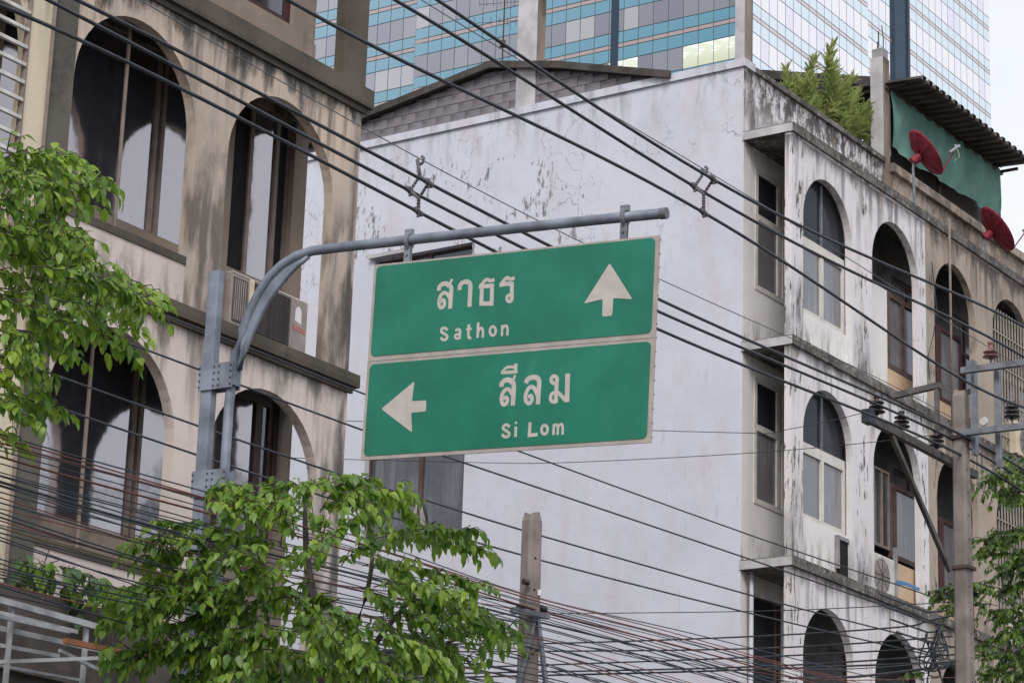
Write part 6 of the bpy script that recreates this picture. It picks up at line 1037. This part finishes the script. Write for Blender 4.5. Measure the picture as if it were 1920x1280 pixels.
# ================================================================== AIR CONDITIONERS
def condenser(label, a, d, z, w, h, dep=.28, body='ac_white', fan=.30, fx=.42):
    t = thing('air_conditioner', label, 'air conditioner', P(a, d, z), FRAME_ROT)
    m = MB(); m.box(0, w, 0, dep, .03, h); m.build('casing', M[body], t, bevel=.01)
    m = MB(); m.lathe([(fan, -.004), (fan, .006), (fan * .94, .010), (.03, .012)], (w * fx, -.002, h * .5), 26, (0, -1, 0)); m.build('fan_guard', M['ac_grey'], t, smooth=False)
    m = MB()
    for k in range(1, 6): rr_ = fan * k / 6; m.tube([(w * fx + rr_ * math.cos(q), -.018, h * .5 + rr_ * math.sin(q)) for q in [2 * math.pi * j / 22 for j in range(23)]], .002, 4)
    for k in range(8): q = math.pi * 2 * k / 8; m.tube([(w * fx, -.018, h * .5), (w * fx + fan * math.cos(q), -.018, h * .5 + fan * math.sin(q))], .004, 4)
    m.build('guard_wires', M['ac_dark'], t)
    for xx in (.08, w - .12): box('foot', M['ac_grey'], t, xx, xx + .05, 0, dep, 0, .03)
    return t
condenser('dusty white condenser in the second arch beside the tan board', 3.02, .70, 10.02, .76, .66, fan=.29, fx=.38)
condenser('cream condenser under the barred window at the right edge', 8.20, .93, 13.42, .80, .62, body='ac_cream', fan=.26, fx=.5)
condenser('dusty white condenser behind the leaves of the right tree', 7.95, .93, 9.98, .85, .68, fan=.28, fx=.4)
# blue tape round the wire in front of the condenser
p = P(3.6, .98, 10.22); m = MB(); m.bar((-.16, -.0, .05), (.02, 0, .02), .02, .06); m.bar((.02, 0, .02), (.22, .02, -.06), .02, .05); o = m.build('tape_wrap', M['blue']); o.location = p; tag(o, 'blue tape wrapped on the wire in front of the white condenser', 'tape')
# large window type unit on the left building
ac = thing('air_conditioner', 'big grey louvred air conditioner on the brown building\'s ledge behind the post', 'air conditioner', P(-13.10, .985, 9.952), FRAME_ROT)
W_, H_ = 1.32, .62
m = MB(); m.box(0, W_, 0, .42, .02, H_); m.build('casing', M['ac_grey'], ac, bevel=.012)
box('top_panel', M['ac_white'], ac, .0, W_, -.006, .42, H_ + .001, H_ + .012)
box('corner_trim', M['ac_cream'], ac, .30, .37, -.012, -.001, .02, H_)
lv = MB(); lv.box(0, .62, -.014, .0, 0, .012); l0 = lv.build('louvre', M['ac_dark'], ac); l0.location = (.39, -.003, .05); l0.rotation_euler = (R(-25), 0, 0)
for k in range(1, 27): share(l0, ac, (.39, -.003, .05 + k * .0205))
box('grille_back', M['ac_dark'], ac, .385, 1.015, -.002, -.0003, .04, .60)
box('side_panel', M['ac_grey'], ac, 1.03, W_ - .004, -.012, -.001, .02, H_)
box('side_vents', M['ac_dark'], ac, .03, .27, -.008, -.001, .08, .58)
m = MB()
for k in range(6): m.box(.05 + k * .035, .06 + k * .035, -.014, -.008, .1, .56)
m.build('vent_fins', M['ac_grey'], ac)
m = MB(); pts = [(1.10, .37), (1.215, .345), (1.215, .47), (1.20, .52), (1.165, .545), (1.125, .53), (1.105, .49)]
for a_, b_ in zip(pts, pts[1:] + pts[:1]): m.quad((a_[0], -.0135, a_[1]), (b_[0], -.0135, b_[1]), (1.155, -.0135, .44), (1.155, -.0135, .44))
m.build('paper_sticker', M['paper'], ac)
m = MB(); x = 1.055
for w_, kinds in ((.03, 'abd'), (.03, 'ac'), (.012, 'a'), (.035, 'abc'), (.035, 'abcd'), (.03, 'acd')):
    z_ = .285 - (x - 1.055) * .06
    if 'a' in kinds: m.box(x, x + .009, -.0145, -.0125, z_ - .028, z_ + .028)
    if 'b' in kinds: m.box(x, x + w_, -.0145, -.0125, z_ + .018, z_ + .028)
    if 'c' in kinds: m.box(x, x + w_, -.0145, -.0125, z_ - .028, z_ - .018)
    if 'd' in kinds: m.box(x + w_ - .009, x + w_, -.0145, -.0125, z_ - .028, z_ + .028)
    x += w_ + .012
m.build('red_lettering', M['red_print'], ac)

# ================================================================== FRAME OF WHITE RAILS at lower left
fr = thing('steel_frame', 'dusty white steel rails with orange sheet at the bottom left corner', 'metal frame', P(-18, 3.0, 0), FRAME_ROT)
def fl(a, d, z): return (a + 18, -(d - 3.0), z)
for (a0, z0, d0, a1, z1, d1, w) in ((-19.6, 5.86, 3.05, -16.95, 5.82, 3.05, .048), (-19.6, 5.72, 3.1, -17.3, 5.72, 3.1, .03), (-19.6, 5.60, 2.95, -16.60, 5.64, 3.0, .042), (-19.6, 5.64, 3.2, -17.5, 5.68, 3.2, .03), (-19.6, 5.42, 3.0, -17.4, 5.50, 3.0, .03), (-17.6, 5.50, 3.2, -17.0, 5.44, 3.1, .028), (-19.0, 5.16, 3.1, -17.1, 5.50, 3.6, .028), (-19.6, 5.28, 2.9, -17.0, 5.36, 2.9, .02)):
    m = MB(); m.bar(fl(a0, d0, z0), fl(a1, d1, z1), w, w * 1.1); m.build('rail', M['rail_metal'], fr)
for a in (-18.03, -17.10, -19.0):
    m = MB(); m.bar(fl(a, 3.02, 0.14), fl(a, 3.02, 5.86), .036, .036, up=(0, 1, 0)); m.build('upright', M['rail_metal'], fr)
m = MB(); m.bar(fl(-17.65, 3.3, 5.57), fl(-16.50, 3.3, 5.60), .04, .05); m.build('orange_sheet', M['orange'], fr)
m = MB(); m.bar(fl(-22, 2.2, 5.45), fl(-13.0, 2.2, 5.45), .06, 1.5); m.build('canopy_shade_sheet', M['roof_dark'], fr)  # added dark sheet standing in for the shade below the canopy

# ================================================================== TREES AND PLANTS
def leaf_mesh(name, L, W, mat, fold=.25, curl=.25, narrow=False):
    prof = [(0, .06), (.12, .62), (.32, 1.0), (.58, .86), (.82, .48), (1.0, .03)] if not narrow else [(0, .2), (.25, .8), (.55, 1.0), (.85, .6), (1.0, .05)]
    v = []; f = []
    for t, w in prof:
        x = L * t; z = -curl * L * t * t
        v += [(x, -W * w / 2, z + fold * W * w * .5), (x, 0, z), (x, W * w / 2, z + fold * W * w * .5)]
    for k in range(len(prof) - 1):
        q = k * 3; f += [(q, q + 1, q + 4, q + 3), (q + 1, q + 2, q + 5, q + 4)]
    me = bpy.data.meshes.new(name); me.from_pydata(v, [], f); me.materials.append(mat); me.polygons.foreach_set('use_smooth', [True] * len(f)); me.update()
    return me, np.array(v), np.array(f)
def basis(dirv, nrm):
    x = Vector(dirv).normalized(); z = Vector(nrm); z = (z - x * z.dot(x)).normalized(); y = z.cross(x)
    return x, y, z
def foliage(root, mats, leaves, protos, limit, stuffname):
    """leaves: list of (pos, dir, normal, scale); the most prominent become parts, the rest one joined part"""
    base = Vector(root.location)
    sel = leaves[:limit]; restl = leaves[limit:]
    for i, (p, d, nn, s) in enumerate(sel):
        x, y, z = basis(d, nn); me = protos[i % len(protos)][0]
        o = bpy.data.objects.new('leaf', me); sc.collection.objects.link(o); o.parent = root
        o.matrix_local = Matrix(((x.x * s, y.x * s, z.x * s, p.x - base.x), (x.y * s, y.y * s, z.y * s, p.y - base.y), (x.z * s, y.z * s, z.z * s, p.z - base.z), (0, 0, 0, 1)))
    if restl:
        V = []; F = []; MI = []; off = 0
        for i, (p, d, nn, s) in enumerate(restl):
            x, y, z = basis(d, nn); B = np.array([[*x], [*y], [*z]]) * s; k = i % len(protos)
            vv = protos[k][1] @ B + np.array([p.x - base.x, p.y - base.y, p.z - base.z]); V.append(vv); F.append(protos[k][2] + off); off += len(vv); MI += [k % len(mats)] * len(protos[k][2])
        V = np.concatenate(V); F = np.concatenate(F)
        me = bpy.data.meshes.new(stuffname); me.from_pydata(V.tolist(), [], F.tolist())
        for mm in mats: me.materials.append(mm)
        me.polygons.foreach_set('material_index', MI); me.polygons.foreach_set('use_smooth', [True] * len(F)); me.update()
        o = bpy.data.objects.new(stuffname, me); sc.collection.objects.link(o); o.parent = root; o['kind'] = 'stuff'
def sprays(data, seed, leaflen, step, sub_len, arch, base, density=1.0, dark=None):
    """arching twigs with drooping leaflets along them and along short side twigs"""
    rg = random.Random(seed); leaves = []; twigs = []
    def leafy(pts, L0, tip):
        acc = 0; side_ = 1
        for p, q in zip(pts, pts[1:]):
            seg = (q - p); l = seg.length; t = acc
            while t < l:
                pos = p + seg * (t / l); dr = seg.normalized(); s_ = dr.cross(Vector((0, 0, 1)));
                if s_.length < .1: s_ = Vector((1, 0, 0))
                s_.normalize()
                for sd in (-1, 1):
                    if rg.random() > density: continue
                    hang = rg.uniform(.05, 1.15)
                    dv = s_ * sd * rg.uniform(.5, 1.0) + dr * rg.uniform(.2, .8) + Vector((0, 0, -hang)) + Vector((rg.uniform(-.2, .2), rg.uniform(-.2, .2), rg.uniform(-.2, .2)))
                    nn = Vector((rg.uniform(-.6, .6), rg.uniform(-.9, .4), 1)) + s_ * sd * .4
                    leaves.append((pos.copy(), dv, nn, L0 * rg.choice((.45, .7, .85, 1.0, 1.1, 1.25)) * rg.uniform(.9, 1.1)))
                t += step * rg.uniform(.8, 1.25)
            acc = t - l
        leaves.append((pts[-1].copy(), (pts[-1] - pts[-2]).normalized() + Vector((0, 0, -.5)), Vector((0, 0, 1)), L0 * 1.1))
    for (s, e) in data:
        s = Vector(s); e = Vector(e); L = (e - s).length; n = 9; pts = []
        k_arch = arch * L * rg.uniform(.6, 1.3); wob = Vector((rg.uniform(-.06, .06), rg.uniform(-.15, .15), 0)) * L
        for k in range(n + 1):
            t = k / n; p = s.lerp(e, t) + Vector((0, 0, k_arch * math.sin(math.pi * t ** .8))) + wob * math.sin(math.pi * t)
            pts.append(p)
        twigs.append(pts); leafy(pts[2:], leaflen, True)
        ns = max(3, int(L / (step * 1.5)))
        for k in range(ns):
            t = .12 + .8 * k / ns; i = min(n - 1, int(t * n)); p = pts[i].lerp(pts[i + 1], t * n - i); dr = (pts[i + 1] - pts[i]).normalized()
            sd = Vector((rg.uniform(-1, 1), rg.uniform(-1, 1), rg.uniform(-.4, .5))).normalized()
            dv = (sd * .8 + dr * rg.uniform(.4, 1.1)).normalized(); l = sub_len * rg.uniform(.5, 1.2) * (1 - .35 * t)
            q = [p, p + dv * l * .5 + Vector((0, 0, .02)), p + dv * l + Vector((0, 0, -.10 * l / .3))]
            twigs.append(q); leafy(q, leaflen * .95, False)
    return leaves, twigs
def order_by_camera(leaves):
    c = Vector((0, 0, 1.6)); leaves.sort(key=lambda l: (l[0] - c).length - l[3] * 2.5); return leaves
def tree(name, label, root, data, seed, leaflen, step, sub, arch, mats, limit, trunk, density=1.0, cat='tree', group=None, LWr=.6, tw=.005):
    t = thing(name, label, cat, root, group=group)
    leaves, twigs = sprays(data, seed, leaflen, step, sub, arch, root, density)
    leaves = order_by_camera(leaves)
    protos = [leaf_mesh('leaf', 1.0, LWr * w, mats[k % len(mats)], f, c) for k, (w, f, c) in enumerate(((1.0, .2, .25), (.9, .35, .4), (1.1, .15, .15), (.85, .3, .5)))]
    foliage(t, mats, leaves, protos, limit, 'foliage')
    b = Vector(root); m = MB()
    for tw_ in twigs: m.tube([p - b for p in tw_], tw, 5, r1=tw * .4)
    m.build('twigs', M['bark'], t, fix=False)
    m = MB()
    for tr in trunk:
        m.tube([Vector(p) - b for p in smooth_pts([Vector(q) for q in tr[0]], 4)], tr[1], 9, r1=tr[2])
    m.build('trunk', M['bark'], t, fix=False, smooth=True)
    return t
tree('street_tree', 'leafy branches reaching in from the left edge over the brown building', (-4.6, 14.8, .14), DATA['S_LEFT'], 31, .078, .042, .22, .07, [M['leaf'], M['leaf_b']], 300,
     [([(-4.6, 14.8, .14), (-4.5, 14.8, 3.0), (-4.3, 14.9, 5.0), (-3.6, 15.2, 6.3)], .12, .03), ([(-4.35, 14.85, 4.6), (-3.7, 15.2, 5.3), (-3.1, 15.3, 5.7)], .05, .015), ([(-4.3, 14.9, 5.4), (-3.9, 15.1, 6.4), (-3.2, 15.3, 6.9)], .04, .012)], density=.60)
tree('street_tree', 'bushy green tree below the sign, left of the middle pole', (-1.15, 19.35, .14), DATA['S_CEN'], 32, .080, .042, .24, .07, [M['leaf_b'], M['leaf'], M['leaf_b'], M['leaf_b']], 300,
     [([(-1.15, 19.35, .14), (-1.2, 19.3, 2.2), (-1.35, 19.25, 4.0), (-1.3, 19.3, 4.9), (-1.45, 19.3, 5.6), (-1.5, 19.3, 6.1)], .10, .012), ([(-1.3, 19.3, 4.3), (-.9, 19.3, 5.1), (-.5, 19.35, 5.6)], .035, .010), ([(-1.35, 19.3, 4.5), (-1.0, 19.2, 5.4), (-1.0, 19.2, 6.1)], .03, .008),
      ([(-1.32, 19.3, 4.2), (-1.8, 19.25, 5.0), (-2.2, 19.2, 5.5)], .035, .010), ([(-1.3, 19.3, 4.7), (-.6, 19.3, 5.0), (-.1, 19.3, 5.2)], .025, .008)], density=.72)
tree('street_tree', 'small leaved green tree at the right edge behind the power pole', (7.3, 32.6, .14), DATA['S_RT'], 33, .070, .042, .30, .08, [M['leaf_far'], M['leaf_b']], 200,
     [([(7.3, 32.6, .14), (7.25, 32.6, 4.0), (7.1, 32.7, 7.0), (7.0, 32.8, 9.0), (6.9, 32.8, 10.2)], .12, .02), ([(7.1, 32.7, 7.2), (6.6, 32.8, 8.0), (6.2, 32.9, 8.4)], .03, .01), ([(7.05, 32.7, 8.2), (6.6, 32.8, 8.8)], .02, .008)], density=.9)
# trailing plant on the lower balcony edge
tree('trailing_plant', 'broad leaved creeper trailing from the brown building\'s lower balcony ledge', (-4.3, 24.0, 5.6), DATA['S_VINE'], 34, .15, .10, .20, .02, [M['leaf_vine'], M['leaf_b']], 160, [([(-4.3, 24.0, 5.6), (-4.3, 24.0, 6.2), (-4.2, 24.1, 6.7)], .015, .006)], density=.55, cat='plant', LWr=.62)
# rooftop bush: upright stems with whorls of narrow leaves
def bush():
    base = P(4.0, -.45, 17.1)
    t = thing('rooftop_bush', 'pale green narrow leaved bush on the white building\'s roof edge', 'bush', base)
    rg = random.Random(17); leaves = []; m = MB(); planter = MB()
    heads = [(2.55, 18.95), (2.75, 18.65), (3.05, 19.25), (3.25, 19.55), (3.35, 19.35), (3.55, 19.15), (3.75, 19.45), (3.95, 19.15), (4.2, 19.35), (4.35, 19.1), (4.6, 18.95), (2.9, 18.8), (3.2, 18.9), (3.5, 18.75), (3.8, 18.8), (4.1, 18.75), (4.4, 18.6), (4.7, 18.7), (4.95, 18.5), (5.2, 18.6), (5.35, 18.35), (2.4, 18.5),
             (2.65, 18.35), (3.0, 18.45), (3.35, 18.45), (3.7, 18.4), (4.05, 18.35), (4.4, 18.25), (4.75, 18.3), (5.05, 18.15), (5.3, 18.05), (4.9, 17.95), (4.5, 18.0), (4.1, 18.05), (3.7, 18.1), (3.3, 18.15), (2.9, 18.1), (5.15, 17.85), (4.75, 17.8)]
    heads += [(rg.uniform(2.6, 5.2), rg.uniform(18.0, 18.9)) for _ in range(60)]
    heads += [(rg.uniform(2.5, 4.9), rg.uniform(18.3, 19.0)) for _ in range(30)]
    heads = [(min(hx, 5.0), hz) for hx, hz in heads if hz > 18.24 + max(0, hx - 4.6) * .1]
    for hx, hz in heads:
        hz -= .02; dd = rg.uniform(-.85, -.15)
        top = P(hx + .1, dd, hz); root = P(3.2 + (hx - 3.2) * .6 + rg.uniform(-.2, .2), -.5, 17.15)
        midp = root.lerp(top, .55) + Vector((rg.uniform(-.1, .1), rg.uniform(-.1, .1), .12))
        pts = smooth_pts([root, midp, top], 5); m.tube([p - base for p in pts], .010, 5, r1=.005)
        ax = (pts[-1] - pts[-3]).normalized()
        for k in range(62):
            q = rg.random() ** .7; p = pts[-1] - ax * (.46 * (1 - q)); an_ = rg.uniform(0, 6.283)
            u_ = ax.cross(Vector((.3, .5, .2))).normalized(); w_ = ax.cross(u_)
            out = u_ * math.cos(an_) + w_ * math.sin(an_)
            dv = out * (1.0 - .6 * q) + ax * (.35 + .9 * q) + Vector((0, 0, .25 * q - .15))
            leaves.append((p, dv, ax * 1.0 - out * .3, rg.uniform(.15, .27)))
    leaves = order_by_camera(leaves); protos = [leaf_mesh('leaf', 1.0, w, M['leaf_bush'], .3, c, True) for w, c in ((.20, .15), (.23, .3), (.18, .05))]
    foliage(t, [M['leaf_bush']], leaves, protos, 250, 'foliage'); m.build('stems', M['bark'], t, fix=False)
bush()
print('objects', len(bpy.data.objects))
